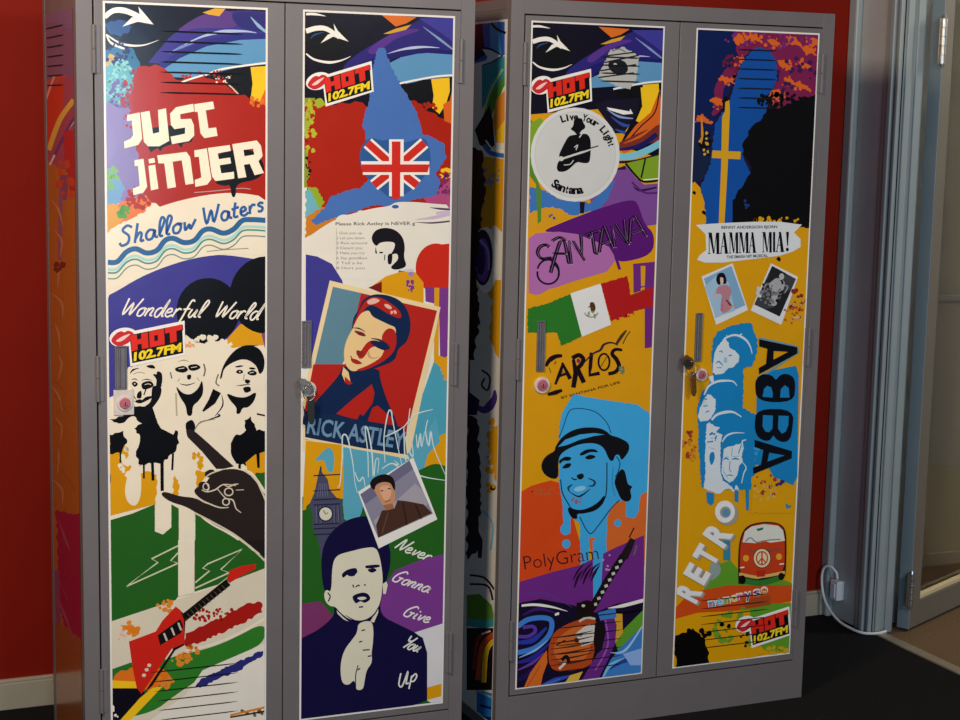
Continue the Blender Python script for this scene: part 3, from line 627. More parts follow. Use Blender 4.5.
# ================================================================== locker one, right door
def art_two(L):
    R_ = (.4915, .8505, PZ0, PZ1); A = Art(L, 'front', R_, -.0006); border(A, R_, .0045); A.rectfill('#e6e0cf'); A.F_(290, 400, 4.8); A.p(GR, [40, 470, 800, 300, 800, 1560, 40, 1560]); A.F_(290, 540, 4); A.p('#14103a', [40, 380, 60, 370, 60, 800, 40, 800])
    A.part('printed_panel', 'full height vinyl print with white edge, right door')
    eye_top(A, 306, 12, (1, 1)); 
    A.part('swirl_pattern')
    A.F_(290, 0, 4.8)
    A.p('#8c9426', [60, 470, 120, 470, 110, 900, 60, 900]); A.p('#a2b02a', [75, 490, 150, 470, 200, 560, 160, 700, 75, 760], rag=12, seed=2)
    A.p(RD, [120, 520, 200, 500, 330, 490, 480, 560, 600, 480, 680, 540, 780, 600, 790, 1000, 600, 1020, 400, 1000, 80, 1060, 90, 640], rag=13, seed=3)
    A.dots(RD, 90, 600, 40, 120, 30, 4, 14, 4); A.dots('#b5b62a', 95, 620, 25, 140, 26, 4, 12, 6); A.dots(K, 90, 800, 14, 60, 10, 3, 9, 8); A.dots(RD, 640, 520, 60, 30, 24, 4, 12, 9)
    A.p('#d9631c', [735, 500, 790, 470, 790, 600, 740, 580], sm=0)
    A.F_(290, 130, 4.8)
    A.p('#6fb0bc', [75, 290, 130, 290, 150, 370, 100, 430, 75, 440], rag=8, seed=11); A.p('#90ac2a', [80, 270, 130, 280, 165, 350, 140, 385, 110, 310], rag=6)
    A.p('#cb7d1e', [75, 420, 150, 370, 240, 400, 200, 460, 75, 520], rag=10, seed=12); A.p('#b04a78', [640, 330, 790, 220, 790, 400, 700, 400], rag=10, seed=13); A.dots(YE, 740, 205, 30, 30, 10, 6, 14, 14)
    A.dots('#7a2a66', 730, 270, 50, 60, 24, 5, 14, 16)
    # blue map shape
    A.F_(290, 0, 4.8)
    A.p('#4770b2', [420, 235, 455, 230, 478, 300, 500, 350, 545, 430, 600, 520, 625, 600, 632, 640, 680, 655, 740, 690, 750, 760, 700, 830, 720, 880, 700, 940, 560, 965, 490, 990, 400, 985, 330, 1010, 230, 1040, 120, 1080, 100, 1060, 170, 990, 200, 940, 260, 920, 340, 900, 380, 860, 370, 740, 360, 640, 345, 600, 375, 500, 395, 330], rag=6, seed=21)
    A.part('map_silhouette', 'blue map silhouette over a red splash')
    # flag
    A.F_(290, 130, 4.8); c, s_ = (506, 180), 165
    pts = [340, 175, 340, 90, 385, 40, 440, 50, 480, 45, 530, 60, 570, 55, 640, 40, 668, 90, 672, 170, 640, 230, 590, 280, 540, 315, 505, 335, 470, 320, 430, 285, 380, 240]
    A.p('#2d5a94', pts, sm=1)
    for q in ([350, 70, 480, 165], [660, 80, 530, 165], [395, 245, 480, 195], [625, 245, 530, 195], [450, 290, 490, 240], [570, 290, 525, 240]): pass
    for (x, y) in ((372, 62), (645, 62), (402, 265), (610, 265)):
        A.s(WH, [x, y, 506+(x-506)*.12, 183+(y-183)*.12], 58, sm=0); A.s('#cf2a1e', [x, y, 506+(x-506)*.12, 183+(y-183)*.12], 36, sm=0)
    A.p(WH, [340, 150, 668, 150, 668, 215, 350, 215]); A.p(WH, [475, 45, 545, 45, 545, 318, 475, 318])
    A.p('#cf2a1e', [342, 165, 670, 165, 660, 203, 348, 203]); A.p('#cf2a1e', [488, 55, 530, 55, 528, 330, 488, 330])
    A.part('flag_print', 'red, white and blue crossed flag patch')
    # white field with small print
    A.p('#e6e0cf', [75, 525, 140, 475, 215, 430, 300, 400, 400, 375, 480, 365, 505, 345, 600, 345, 700, 355, 780, 360, 780, 720, 75, 720])
    A.e('#3b5ea0', 505, 368, 17, 9); A.s('#5a3f5c', [670, 372, 720, 378, 780, 382], 10, tp=(.1, 1)); A.s('#c9b4c8', [600, 430, 690, 420, 780, 400], 16, tp=(.1, 1)); A.s('#5a3f5c', [600, 442, 680, 446, 780, 436], 8, tp=(.1, 1)); A.s('#cdb6cc', [700, 400, 780, 390], 14)
    A.text('#4a4740', 'Please Rick Astley is NEVER g', 218, 458, 600, 455, 15, .012)
    for i, t in enumerate(('1 Give you up', '2 Let you down', '3 Run around', '4 Desert you', '5 Make you cry', '6 Say goodbye', '7 Tell a lie', '8 Hurt you')):
        A.text('#77736a', t, 222, 500+i*24, 345+(i % 3)*12, 500+i*24, 12)
    A.s('#b9b4a6', [222, 470, 222, 680], 2, sm=0)
    A.p('#17131a', [390, 510, 410, 480, 450, 468, 500, 475, 540, 510, 552, 560, 545, 610, 560, 650, 540, 665, 500, 672, 480, 660, 500, 640, 520, 620, 515, 590, 480, 600, 500, 570, 505, 540, 470, 535, 430, 540, 415, 560, 395, 540], sm=0)
    A.p('#17131a', [410, 560, 418, 595, 408, 590], sm=0); A.s('#17131a', [455, 598, 452, 625], 4); A.p('#17131a', [470, 600, 490, 596, 486, 640, 470, 640], sm=1); A.e('#17131a', 437, 588, 10, 4); A.s('#55505a', [520, 680, 570, 690, 590, 700], 14)
    A.p('#ccc4cf', [545, 670, 590, 665, 600, 700, 560, 700])
    A.part('list_print', 'white area with a small dark head and a typed list')
    A.F_(290, 270, 4.8)
    A.e('#c92a18', 700, -10, 98, 118); A.p('#c92a18', [700, -120, 790, -130, 790, 90, 690, 110, 620, 40])
    A.p(IN, [75, -75, 130, -65, 200, -30, 250, 50, 300, 260, 200, 460, 75, 460]); A.p(AM, [380, 85, 460, 30, 530, 8, 600, 10, 640, 60, 640, 200, 500, 140], sm=0)
    A.p('#7a1a14', [375, 85, 440, 55, 440, 110]); A.p('#7a3a88', [648, 80, 790, 90, 790, 420, 720, 430, 715, 200, 690, 160, 650, 150]); A.p(AM, [692, 85, 716, 85, 712, 410, 790, 435, 790, 560, 690, 450])
    A.dots('#7a3a88', 580, 75, 20, 28, 12, 4, 10, 8); A.e('#9a86b4', 580, 20, 14, 12)
    A.p('#4ba0b4', [690, 440, 740, 480, 760, 560, 770, 700, 790, 900, 560, 1000, 600, 700])
    A.dots(AM, 745, 470, 30, 60, 14, 6, 16, 9)
    A.part('drip_pattern')
    # poster portrait
    A.p('#ecd3a0', [190, 50, 722, 178, 560, 960, 0, 860])
    A.p('#5f8796', [205, 80, 420, 128, 250, 452, 118, 452]); A.p('#b5241b', [340, 112, 705, 195, 555, 800, 60, 720, 112, 452, 262, 452])
    NB = '#12264a'
    A.p(NB, [60, 700, 160, 590, 240, 500, 250, 455, 330, 480, 430, 470, 430, 520, 470, 640, 520, 740, 520, 860, 60, 760], sm=0)
    A.p('#b5241b', [220, 690, 300, 620, 392, 548, 405, 590, 395, 640, 350, 700, 335, 690, 320, 720]); A.p('#b5241b', [370, 730, 395, 660, 420, 650, 500, 720, 500, 780, 380, 745])
    A.p(NB, [330, 190, 350, 145, 400, 118, 470, 122, 530, 150, 565, 200, 578, 270, 560, 340, 520, 380, 500, 430, 440, 460, 330, 490, 290, 440, 300, 250], sm=1)
    A.p('#b5241b', [300, 270, 330, 200, 360, 150, 400, 130, 450, 140, 520, 190, 530, 230, 480, 215, 400, 170, 360, 185, 335, 230], sm=1)
    SKN = '#ecc98c'
    A.p(SKN, [270, 340, 300, 280, 335, 215, 375, 195, 400, 225, 470, 260, 505, 280, 498, 330, 450, 350, 455, 395, 420, 430, 350, 470, 300, 485, 268, 455, 258, 400], sm=1)
    A.p('#e8b4a0', [370, 150, 400, 135, 430, 145, 410, 160, 380, 165], sm=1); A.e('#e8b4a0', 470, 175, 20, 9, 30); A.dots('#e8b4a0', 500, 205, 22, 10, 5, 5, 8, 9)
    A.p('#b5241b', [470, 275, 510, 290, 510, 380, 450, 440, 350, 485, 310, 480, 370, 460, 430, 425, 450, 395, 390, 360, 350, 430, 320, 420, 345, 380, 370, 345, 400, 335, 440, 345, 440, 310], sm=0)
    A.p('#c9a071', [380, 385, 400, 372, 440, 385, 420, 420, 385, 425, 370, 405], sm=1); A.p(SKN, [382, 380, 420, 365, 450, 385, 430, 412, 390, 418], sm=1)
    A.p('#8a2a20', [308, 290, 350, 300, 362, 318, 330, 312], sm=1); A.p(NB, [385, 340, 440, 345, 480, 372, 450, 385, 400, 362], sm=1); A.s(NB, [300, 278, 330, 280, 360, 296], 7, tp=(.3, .3)); A.s(NB, [388, 328, 430, 336, 478, 362], 9, tp=(.3, .3)); A.s(NB, [312, 300, 335, 306, 355, 316], 5, tp=(.3, .3)); A.p('#8a2a20', [320, 385, 350, 395, 345, 415, 322, 410], sm=1)
    A.p('#a8261c', [292, 425, 320, 430, 345, 448, 320, 452, 298, 442], sm=1); A.s('#8a2a20', [290, 412, 300, 430], 5); A.p(SKN, [255, 465, 280, 490, 290, 540, 262, 535, 248, 500]); A.p('#b5241b', [262, 510, 300, 545, 280, 550, 262, 540])
    A.F_(290, 400, 4.8)
    A.p('#152a4c', [72, 95, 60, 20, 72, 50, 545, 130, 560, 262, 72, 190]); A.p('#ecd3a0', [60, 186, 440, 258, 560, 270, 560, 262, 440, 248, 60, 176])
    A.text('#6f93ac', 'RICK ASTLEY', 78, 158, 545, 235, 78, .02)
    A.part('poster_portrait', 'tilted red, blue and cream poster of a man with RICK ASTLEY below')
    # lower field
    A.p(AM, [75, 195, 250, 215, 260, 470, 60, 530]); A.p('#5aa6bc', [255, 225, 460, 262, 600, 290, 640, 330, 400, 400, 330, 570, 300, 590, 250, 580, 255, 400])
    A.p(AM, [640, 270, 700, 180, 780, 140, 780, 320, 640, 325]); A.p('#5aa6bc', [560, 260, 660, 150, 700, 80, 720, 200, 660, 260, 640, 340, 600, 320]); A.p('#5aa6bc', [120, 290, 180, 230, 210, 260, 205, 340, 180, 340, 160, 290], sm=1)
    A.p(GR, [60, 525, 110, 480, 250, 460, 260, 590, 330, 590, 360, 470, 640, 325, 700, 300, 780, 330, 780, 1500, 60, 1500]); A.p('#5aa6bc', [258, 440, 330, 440, 322, 560, 290, 590, 258, 570])
    A.part('colour_fields')
    # clock tower
    TW = '#4a4a62'; TD = '#23243c'
    A.p(TW, [145, 315, 152, 345, 180, 380, 190, 430, 225, 470, 250, 490, 250, 560, 262, 600, 240, 640, 230, 760, 150, 760, 130, 650, 105, 610, 110, 560, 92, 500, 118, 440, 130, 380])
    for y0, y1 in ((340, 380), (430, 436), (470, 482), (498, 504), (590, 598), (612, 618), (640, 646)): A.s(TD, [112, (y0+y1)/2+3, 240, (y0+y1)/2-3], 6, sm=0)
    for x in (125, 145, 210, 230): A.s('#6c6d88', [x, 510, x+4, 590], 3, sm=0); A.s(TD, [x+5, 510, x+9, 590], 3, sm=0)
    for i in range(5): A.s('#6c6d88', [140+8*i, 400, 130+13*i, 465], 3, sm=0)
    A.e(TD, 170, 546, 36, 38); A.e('#d8d4be', 170, 546, 30, 31); A.s('#7d8a4a', [160, 528, 170, 548, 182, 540], 6, sm=0); A.s(TD, [148, 318, 148, 350], 5, sm=0)
    A.part('clock_tower', 'grey blue clock tower print')
    # singer
    A.F_(290, 540, 4); SN = '#14103a'; FC = '#ded8bd'
    A.p('#7c3566', [40, 255, 120, 245, 170, 300, 170, 400, 40, 420]); A.p('#7a3a8a', [360, 210, 420, 120, 520, 80, 620, 55, 620, 335, 450, 380, 340, 340])
    A.p('#dbd7d6', [480, 375, 620, 330, 620, 680, 545, 640]); A.p(AM, [545, 590, 620, 570, 620, 620, 545, 640])
    A.part('colour_backdrop')
    A.p(SN, [40, 395, 160, 335, 450, 347, 530, 390, 548, 450, 548, 640, 300, 730, 40, 740])
    A.p(SN, [122, 60, 150, -20, 220, -80, 300, -100, 345, -80, 400, 20, 402, 100, 385, 160, 370, 200, 355, 300, 450, 345, 520, 380, 548, 440, 548, 640, 300, 700, 55, 730, 55, 390, 110, 360, 160, 320, 180, 290, 165, 220, 130, 200], sm=0)
    A.p(FC, [165, 210, 168, 100, 185, 60, 240, 45, 300, 30, 345, 28, 362, 80, 372, 160, 362, 250, 335, 300, 300, 325, 240, 320, 200, 290, 180, 265, 160, 265, 140, 245, 135, 215, 145, 196], sm=0)
    A.p(FC, [185, 280, 215, 310, 235, 325, 215, 318, 190, 295]); A.p(FC, [370, 175, 385, 165, 390, 180, 382, 215, 372, 215]); A.p(FC, [352, 272, 352, 290, 335, 330, 320, 325])
    A.p(SN, [208, 135, 230, 118, 262, 112, 268, 130, 250, 140, 230, 138, 212, 150], sm=1); A.p(SN, [303, 102, 350, 98, 358, 106, 330, 112, 305, 112], sm=1); A.p(SN, [310, 118, 335, 112, 345, 122, 325, 130], sm=1); A.e(SN, 245, 137, 16, 8)
    A.s(SN, [250, 178, 255, 190], 5); A.s(SN, [262, 188, 272, 180, 278, 184], 5); A.s(SN, [296, 176, 302, 182], 5); A.p(SN, [250, 225, 285, 210, 310, 215, 320, 235, 300, 250, 280, 245, 262, 252], sm=1); A.p(FC, [268, 232, 290, 226, 306, 232, 286, 240], sm=1); A.s(SN, [275, 268, 292, 266], 6)
    A.s(SN, [150, 210, 160, 225, 152, 245], 5); A.s(SN, [222, 300, 260, 322, 300, 322, 335, 298, 356, 262], 9, tp=(.2, .3)); A.p(SN, [222, 308, 262, 300, 300, 310, 330, 300, 330, 330, 280, 330, 240, 325], sm=0) if False else None
    # hand with microphone
    A.p(FC, [272, 330, 325, 320, 334, 360, 330, 420, 325, 450, 328, 490, 305, 520, 298, 560, 292, 598, 262, 600, 258, 555, 232, 582, 205, 570, 200, 500, 215, 440, 250, 395, 268, 370], sm=0)
    for q in ([285, 362, 300, 358], [275, 408, 288, 404], [290, 440, 318, 438], [310, 465, 325, 462], [270, 520, 280, 512]): A.s(SN, q, 5, sm=0)
    A.s(SN, [262, 600, 262, 540, 272, 500], 4)
    A.part('singer_portrait', 'dark blue and cream singer holding a microphone')
    for t, q, sz in (('Never', (415, 30, 560, 88), 52), ('Gonna', (400, 160, 560, 215), 52), ('Give', (445, 300, 562, 335), 50), ('You', (438, 425, 520, 452), 55), ('Up', (430, 590, 520, 555), 52)):
        A.script('#e8e6da', t, q[0], q[1], q[2], q[3], sz, 6, .5)
    A.part('song_lettering', 'white slanted script Never Gonna Give You Up')
    # autograph
    A.F_(290, 400, 4.8); SG = '#cfe0dc'
    for q in ([228, 420, 240, 395, 250, 260, 250, 180, 262, 165, 278, 190, 300, 300, 310, 390, 322, 445], [310, 345, 330, 390, 350, 370, 360, 420], [375, 370, 372, 250, 360, 140, 372, 140, 392, 250, 400, 370, 410, 290, 425, 285, 420, 350],
              [455, 300, 450, 180, 470, 60, 485, 55, 492, 100, 520, 240, 540, 330], [455, 175, 510, 150, 548, 125], [545, 130, 550, 260, 560, 300], [575, 40, 560, 200, 590, 270, 575, 120], [545, 130, 600, 70, 685, 45],
              [605, 165, 612, 230, 625, 160, 630, 225, 645, 150], [660, 95, 650, 150, 665, 220, 675, 150, 690, 230, 745, 360], [500, 310, 560, 340, 650, 370, 745, 385], [440, 330, 480, 305, 520, 310, 500, 290]):
        A.s(SG, q, 7, tp=(.6, .4))
    A.part('autograph', 'pale handwritten autograph')
    # photo print
    A.p('#e9e6dc', [325, 440, 590, 275, 706, 572, 425, 712])
    A.p('#8b8798', [336, 452, 572, 288, 685, 545, 422, 662]); A.p('#6d6a84', [336, 452, 572, 288, 590, 330, 360, 500]); A.p('#a6a0a8', [400, 580, 600, 400, 640, 440, 660, 500, 430, 640])
    A.p('#4a2f24', [412, 600, 440, 530, 500, 520, 515, 480, 560, 485, 640, 500, 680, 542, 422, 660]); A.p('#c98f68', [402, 420, 440, 395, 490, 392, 502, 430, 500, 490, 470, 520, 445, 505, 425, 470, 410, 445], sm=1)
    A.p('#1c1414', [380, 400, 400, 370, 450, 352, 490, 365, 505, 400, 502, 440, 492, 420, 480, 395, 440, 392, 410, 405, 405, 435, 388, 420], sm=0); A.p('#e0a985', [430, 420, 470, 410, 485, 440, 470, 480, 445, 470], sm=1); A.s('#7a4030', [455, 490, 480, 478], 4); A.e('#4a2a20', 440, 435, 8, 3); A.e('#4a2a20', 475, 425, 8, 3)
    A.p('#a06a4c', [445, 505, 490, 495, 500, 520, 460, 530]); A.s('#6b4a3a', [470, 540, 440, 640], 5, sm=0); A.s('#2e1d17', [540, 490, 560, 600], 6, sm=0); A.s('#2e1d17', [600, 500, 630, 570], 6, sm=0)
    A.part('instant_photo', 'instant photograph of a dark haired man in a brown jacket')
    hot_sticker(A, (323.5, 79), (368.5, 65.8), (326, 103))
    return A
# ================================================================== locker two, left door
def art_three(L):
    R_ = (.0515, .4085, PZ0-.002, PZ1); A = Art(L, 'front', R_, -.0006); border(A, R_, .004); A.rectfill(AM)
    A.part('printed_panel', 'full height vinyl print with white edge, left door')
    eye_top(A, 532.5, 24.5, (.88, .90)); A.part('swirl_pattern')
    A.F_(490, 0, 4.8)
    A.p('#b9b8ae', [575, 240, 640, 225, 718, 270, 700, 385, 670, 430, 600, 410, 515, 370, 550, 300], sm=0, rag=5, seed=5)
    for q in ([550, 300, 715, 265], [530, 340, 700, 310], [520, 372, 690, 350], [560, 268, 700, 250]): A.s('#22242c', q, 7, sm=0)
    A.p('#1b1c22', [570, 300, 610, 285, 650, 300, 660, 340, 620, 360, 575, 335], sm=1); A.e('#c9c8bd', 600, 310, 9, 7); A.e('#1b1c22', 625, 325, 14, 12); A.s('#6b6a66', [585, 245, 620, 235, 650, 250], 5)
    A.p('#171226', [500, 500, 560, 480, 720, 470, 700, 560, 640, 640, 600, 640]); A.s('#8b9ed0', [560, 525, 620, 560, 700, 570], 12, tp=(.1, .2)); A.s('#2f4f9c', [580, 560, 640, 600, 700, 600], 16, tp=(.2, .2)); A.s('#2f4f9c', [600, 620, 660, 640, 700, 620], 20, tp=(.2, .2))
    A.p(WH, [560, 515, 670, 535, 672, 522, 686, 546, 640, 550, 570, 528])
    A.p(K, [690, 560, 760, 560, 820, 560, 820, 760, 620, 700])
    A.p(YE, [722, 420, 800, 415, 800, 460, 775, 530, 720, 590, 700, 580, 730, 510], sm=0); A.p('#d9631c', [620, 705, 700, 600, 770, 540, 815, 430, 820, 620, 740, 680, 640, 740], sm=0); A.s(K, [640, 700, 720, 610, 790, 540, 812, 440], 6)
    A.F_(490, 130, 4.8)
    A.p('#7c2f22', [620, 60, 700, 20, 820, -30, 820, 50, 700, 80, 620, 95]); A.s('#d9631c', [640, 65, 720, 30, 790, -20], 12, tp=(.2, .6)); A.s('#1c1a5a', [620, 95, 720, 75, 800, 20], 24, tp=(.4, 1))
    A.s('#7cc4d6', [600, 130, 680, 125, 760, 95, 820, 60], 32); A.s('#17122a', [600, 155, 700, 148, 820, 115], 12)
    A.p('#7fa226', [650, 160, 745, 138, 820, 118, 820, 240, 740, 245, 700, 215]); A.s(K, [745, 138, 725, 230], 8); A.s(K, [650, 160, 700, 220, 740, 248, 820, 240], 10); A.s(WH, [735, 240, 820, 232], 5)
    A.p('#7c4a92', [600, 190, 650, 170, 700, 230, 740, 262, 820, 255, 820, 450, 500, 500, 480, 330]); A.s('#2a1440', [600, 190, 650, 180], 20, tp=(.2, 1)); A.s('#2a1440', [685, 270, 720, 290, 800, 275], 12, tp=(.1, .6)); A.s('#57246e', [680, 250, 740, 300, 820, 300], 10)
    A.p('#3d74b8', [190, 270, 260, 290, 330, 330, 480, 350, 600, 240, 560, 340, 520, 380, 400, 410, 280, 400, 190, 400], rag=6); A.p('#55882c', [190, -60, 215, -20, 215, 200, 245, 290, 245, 450, 225, 450, 220, 260, 190, 220]); A.p('#7fa226', [190, -30, 240, -60, 270, -30, 215, 60, 190, 100])
    A.p('#d99a1c', [190, 400, 250, 380, 300, 370, 370, 400, 360, 430, 300, 450, 190, 480], sm=1, rag=7); A.dots('#2c5a8c', 300, 415, 14, 14, 5, 4, 7)
    A.p('#14101c', [430, 345, 455, 345, 450, 400, 432, 400]); A.p('#55882c', [225, 300, 245, 300, 245, 440, 228, 450])
    A.part('graffiti_pattern')
    A.F_(490, 0, 4.8)
    A.e('#d9d8d2', 408, 742, 214, 226); A.e('#c6c6c0', 408, 742, 196, 208); A.e('#d0d0ca', 408, 742, 192, 204)
    A.fr = (490, 0, 1/4.8, 0, 0, 1/4.8)
    A.arc_text(K, 'Live Your Light', 408, 742, 166, -112, -12, 32, bold=.04)
    A.arc_text(K, 'Santana', 408, 742, 188, 128, 78, 38, bold=.045)
    A.part('round_badge', 'round white badge lettered Live Your Light Santana')
    A.F_(520, 90, 6)
    A.p(K, [300, 235, 320, 215, 322, 175, 345, 168, 372, 170, 378, 195, 392, 215, 388, 232, 365, 245, 350, 275, 335, 262, 325, 250], sm=0)
    A.p(K, [290, 275, 330, 268, 360, 262, 400, 262, 420, 285, 425, 330, 420, 425, 405, 440, 370, 438, 340, 430, 300, 470, 270, 490, 230, 492, 218, 470, 225, 435, 240, 420, 232, 395, 240, 370, 265, 320], sm=0)
    A.s('#d0d0ca', [245, 415, 320, 390, 400, 365, 440, 350], 12, tp=(1, .4)); A.s(K, [330, 375, 400, 355, 470, 335], 7); A.s('#d0d0ca', [355, 285, 372, 262, 380, 255], 7); A.s('#d0d0ca', [325, 345, 345, 330, 335, 360], 6); A.s('#d0d0ca', [350, 380, 370, 370], 8); A.s('#d0d0ca', [262, 450, 300, 445, 320, 420], 5); A.e('#d0d0ca', 246, 412, 16, 14)
    A.part('seated_guitarist', 'black silhouette of a guitarist in a hat')
    A.F_(490, 130, 4.8)
    A.p('#5a1670', [240, 488, 380, 430, 540, 370, 690, 328, 715, 370, 740, 450, 790, 500, 780, 600, 620, 640, 600, 600, 420, 520, 330, 490], sm=0); A.p('#b06ba8', [185, 520, 220, 495, 330, 488, 420, 500, 570, 560, 605, 620, 560, 680, 420, 720, 300, 760, 185, 770]); A.s('#5a1670', [600, 600, 625, 680], 14)
    ST = '#0f0b16'
    def outl(q, w=5, sm=0):
        A.s('#d9b4d6', [v+(9 if i % 2 == 0 else 6) for i, v in enumerate(q)], 4, sm=sm); A.s(ST, [v+(5 if i % 2 == 0 else 3) for i, v in enumerate(q)], w+5, sm=sm); A.s('#8a5a92', [v+(4 if i % 2 == 0 else 1) for i, v in enumerate(q)], max(2, w*.35), sm=sm); A.s(ST, [v-3*(i % 2 == 0) for i, v in enumerate(q)], w*.7, sm=sm)
    outl([280, 560, 262, 548, 235, 560, 225, 590, 245, 615, 290, 612, 300, 640, 290, 660], 9, 1); A.ring(ST, 278, 680, 52, 58, 9, 150, 440)
    outl([285, 690, 310, 600, 330, 540, 350, 520, 360, 560, 375, 640], 9); outl([295, 530, 330, 512, 360, 530], 7, 1); outl([300, 590, 360, 590], 6)
    outl([385, 640, 378, 530, 440, 610, 432, 500], 9); outl([395, 530, 450, 625], 6); outl([455, 500, 520, 480], 8); outl([485, 490, 500, 590, 515, 590], 9); outl([470, 520, 480, 500], 5)
    outl([520, 585, 535, 480, 545, 460, 585, 560], 9); outl([530, 545, 570, 530], 6); outl([595, 560, 580, 460, 650, 540, 640, 430], 9); outl([600, 450, 660, 545], 6); outl([665, 535, 672, 430, 690, 410, 745, 505], 9); outl([672, 490, 725, 475], 6)
    A.part('curly_name_lettering', 'black outlined SANTANA lettering on purple brush strokes')
    A.F_(490, 270, 4.8)
    A.p('#b06ba8', [185, -20, 340, 30, 300, 80, 230, 120, 185, 110]); A.ring(ST, 278, 15, 52, 52, 9, -60, 190); A.p(AM, [185, 130, 260, 110, 450, 60, 600, 0, 690, -10, 690, 60, 600, 60, 400, 130, 185, 200])
    A.p('#6d2a7c', [686, -30, 790, -40, 775, 370, 742, 375, 742, 80, 722, 85, 722, 100, 688, 110]); A.p(AM, [722, -20, 745, -20, 742, 75, 724, 78])
    A.p('#2c7726', [180, 185, 260, 165, 385, 115, 440, 318, 340, 365, 320, 300, 180, 300], sm=0, rag=4); A.p('#e6e5e0', [385, 112, 530, 65, 580, 262, 440, 320])
    A.p('#b31a1c', [530, 65, 660, 28, 668, 80, 672, 120, 780, 80, 780, 175, 700, 195, 580, 245], rag=4, seed=5); A.dots('#b31a1c', 640, 215, 60, 22, 18, 3, 9, 4)
    A.p('#5a3a22', [478, 160, 495, 155, 505, 175, 500, 200, 485, 200], sm=1); A.ring('#6f8a5c', 485, 200, 32, 26, 5, 10, 170); A.dots('#8a9a6a', 485, 215, 28, 16, 14, 3, 6, 6); A.s('#3b2a1e', [470, 180, 490, 170, 505, 185], 5)
    A.part('flag_print', 'green, white and red tricolour brush strokes')
    A.F_(530, 330, 8)
    CK = '#1c0a14'
    A.s(CK, [128, 290, 150, 245, 200, 212, 255, 205], 40, tp=(.5, .6)); A.s(CK, [140, 515, 200, 500, 255, 480], 37, tp=(.6, .6)); A.s(CK, [150, 300, 165, 340], 5); A.s(CK, [205, 250, 195, 275], 6)
    A.s(CK, [200, 435, 235, 350, 262, 270], 29, sm=0, tp=(.6, .7)); A.s(CK, [255, 260, 320, 390], 34, sm=0, tp=(.5, 1)); A.s(CK, [225, 370, 300, 345], 20); A.e('#8a7430', 262, 335, 8, 10)
    A.s(CK, [345, 460, 365, 340, 345, 235], 40, sm=0, tp=(.9, .6)); A.s(CK, [335, 225, 390, 200, 425, 235, 400, 285, 370, 305], 34); A.s(CK, [375, 305, 430, 420], 37, sm=0); A.e('#7c2a52', 385, 245, 14, 18)
    A.s(CK, [490, 180, 480, 300, 475, 360, 555, 345], 29, sm=0); A.ring(CK, 590, 255, 44, 66, 15, 0, 360); A.s('#4a3e20', [560, 300, 620, 200], 5); A.s(CK, [735, 160, 680, 155, 655, 190, 690, 235, 710, 290, 680, 335, 625, 350], 34, tp=(.6, .8))
    A.s('#33202a', [430, 260, 500, 190, 560, 160, 590, 115, 650, 100, 700, 120], 20, tp=(.4, .4)); A.s('#4a3420', [690, 110, 730, 50, 770, 0], 26, tp=(.8, .4)); A.s('#2a1c18', [740, 110, 770, 50, 800, 10], 7); A.dots('#6a7a5a', 735, 320, 24, 30, 12, 5, 12, 8)
    A.text('#5a4020', 'BY SANTANA FOR LIFE', 250, 550, 720, 425, 18, .02)
    A.part('brush_name_lettering', 'dark brushed CARLOS lettering')
    # hatted man
    A.F_(490, 400, 4.8)
    BB = '#3ea8de'
    A.p('#d44818', [130, 450, 200, 410, 290, 385, 340, 400, 380, 500, 440, 720, 440, 900, 120, 960]); A.p('#d9692a', [420, 560, 640, 480, 760, 440, 760, 800, 500, 760])
    A.p(BB, [330, 240, 330, 130, 345, 60, 380, 0, 400, -30, 470, -15, 560, 0, 700, 20, 765, 60, 765, 430, 720, 460, 710, 540, 690, 570, 650, 560, 650, 480, 600, 490, 560, 560, 555, 1000, 505, 1000, 505, 660, 475, 660, 475, 900, 435, 900, 430, 590, 385, 560, 385, 640, 350, 645, 348, 560, 345, 480, 330, 400], sm=0, rag=4, seed=9)
    A.e(BB, 612, 590, 17, 18); A.e(BB, 365, 690, 20, 22); A.e(BB, 360, 620, 24, 28); A.dots('#9a6a3c', 260, 440, 90, 20, 26, 2, 5, 3)
    A.s('#1d5a84', [330, 180, 350, 130, 375, 60, 400, 42, 450, 42, 510, 60, 560, 110, 580, 160], 5)
    A.part('colour_field')
    H = '#101014'
    A.p(H, [312, 225, 340, 180, 390, 145, 450, 130, 520, 132, 560, 150, 575, 168, 620, 180, 665, 205, 668, 240, 645, 275, 628, 290, 620, 262, 600, 262, 590, 295, 570, 288, 545, 225, 500, 205, 430, 210, 370, 235, 335, 262, 325, 300, 328, 372, 300, 380, 260, 358, 244, 325, 250, 290, 275, 262, 310, 245], sm=0)
    A.p(BB, [325, 225, 360, 190, 430, 165, 500, 158, 548, 165, 500, 172, 430, 190, 370, 215]); 
    A.p(H, [430, 258, 460, 238, 500, 236, 515, 250, 480, 250, 440, 266], sm=1); A.p(H, [332, 290, 360, 272, 388, 276, 380, 290, 350, 292, 335, 305], sm=1)
    A.p(H, [455, 275, 480, 262, 505, 270, 495, 280, 470, 285], sm=1); A.p(H, [345, 325, 365, 305, 388, 305, 380, 322, 360, 328], sm=1)
    A.s(H, [390, 372, 405, 382, 415, 378], 6); A.p(H, [415, 362, 440, 352, 450, 365, 440, 378, 425, 380], sm=1); A.s('#1a4058', [470, 375, 500, 390, 495, 410, 470, 412], 12, tp=(.3, .3)); A.s('#1a4058', [380, 440, 375, 420, 395, 405], 12, tp=(.3, .3))
    A.s(H, [380, 440, 420, 462, 450, 450, 480, 425], 9, tp=(.3, .3)); A.e('#8ccbe6', 430, 425, 28, 12, -12); A.dots('#a0556a', 410, 480, 25, 22, 10, 3, 7, 3)
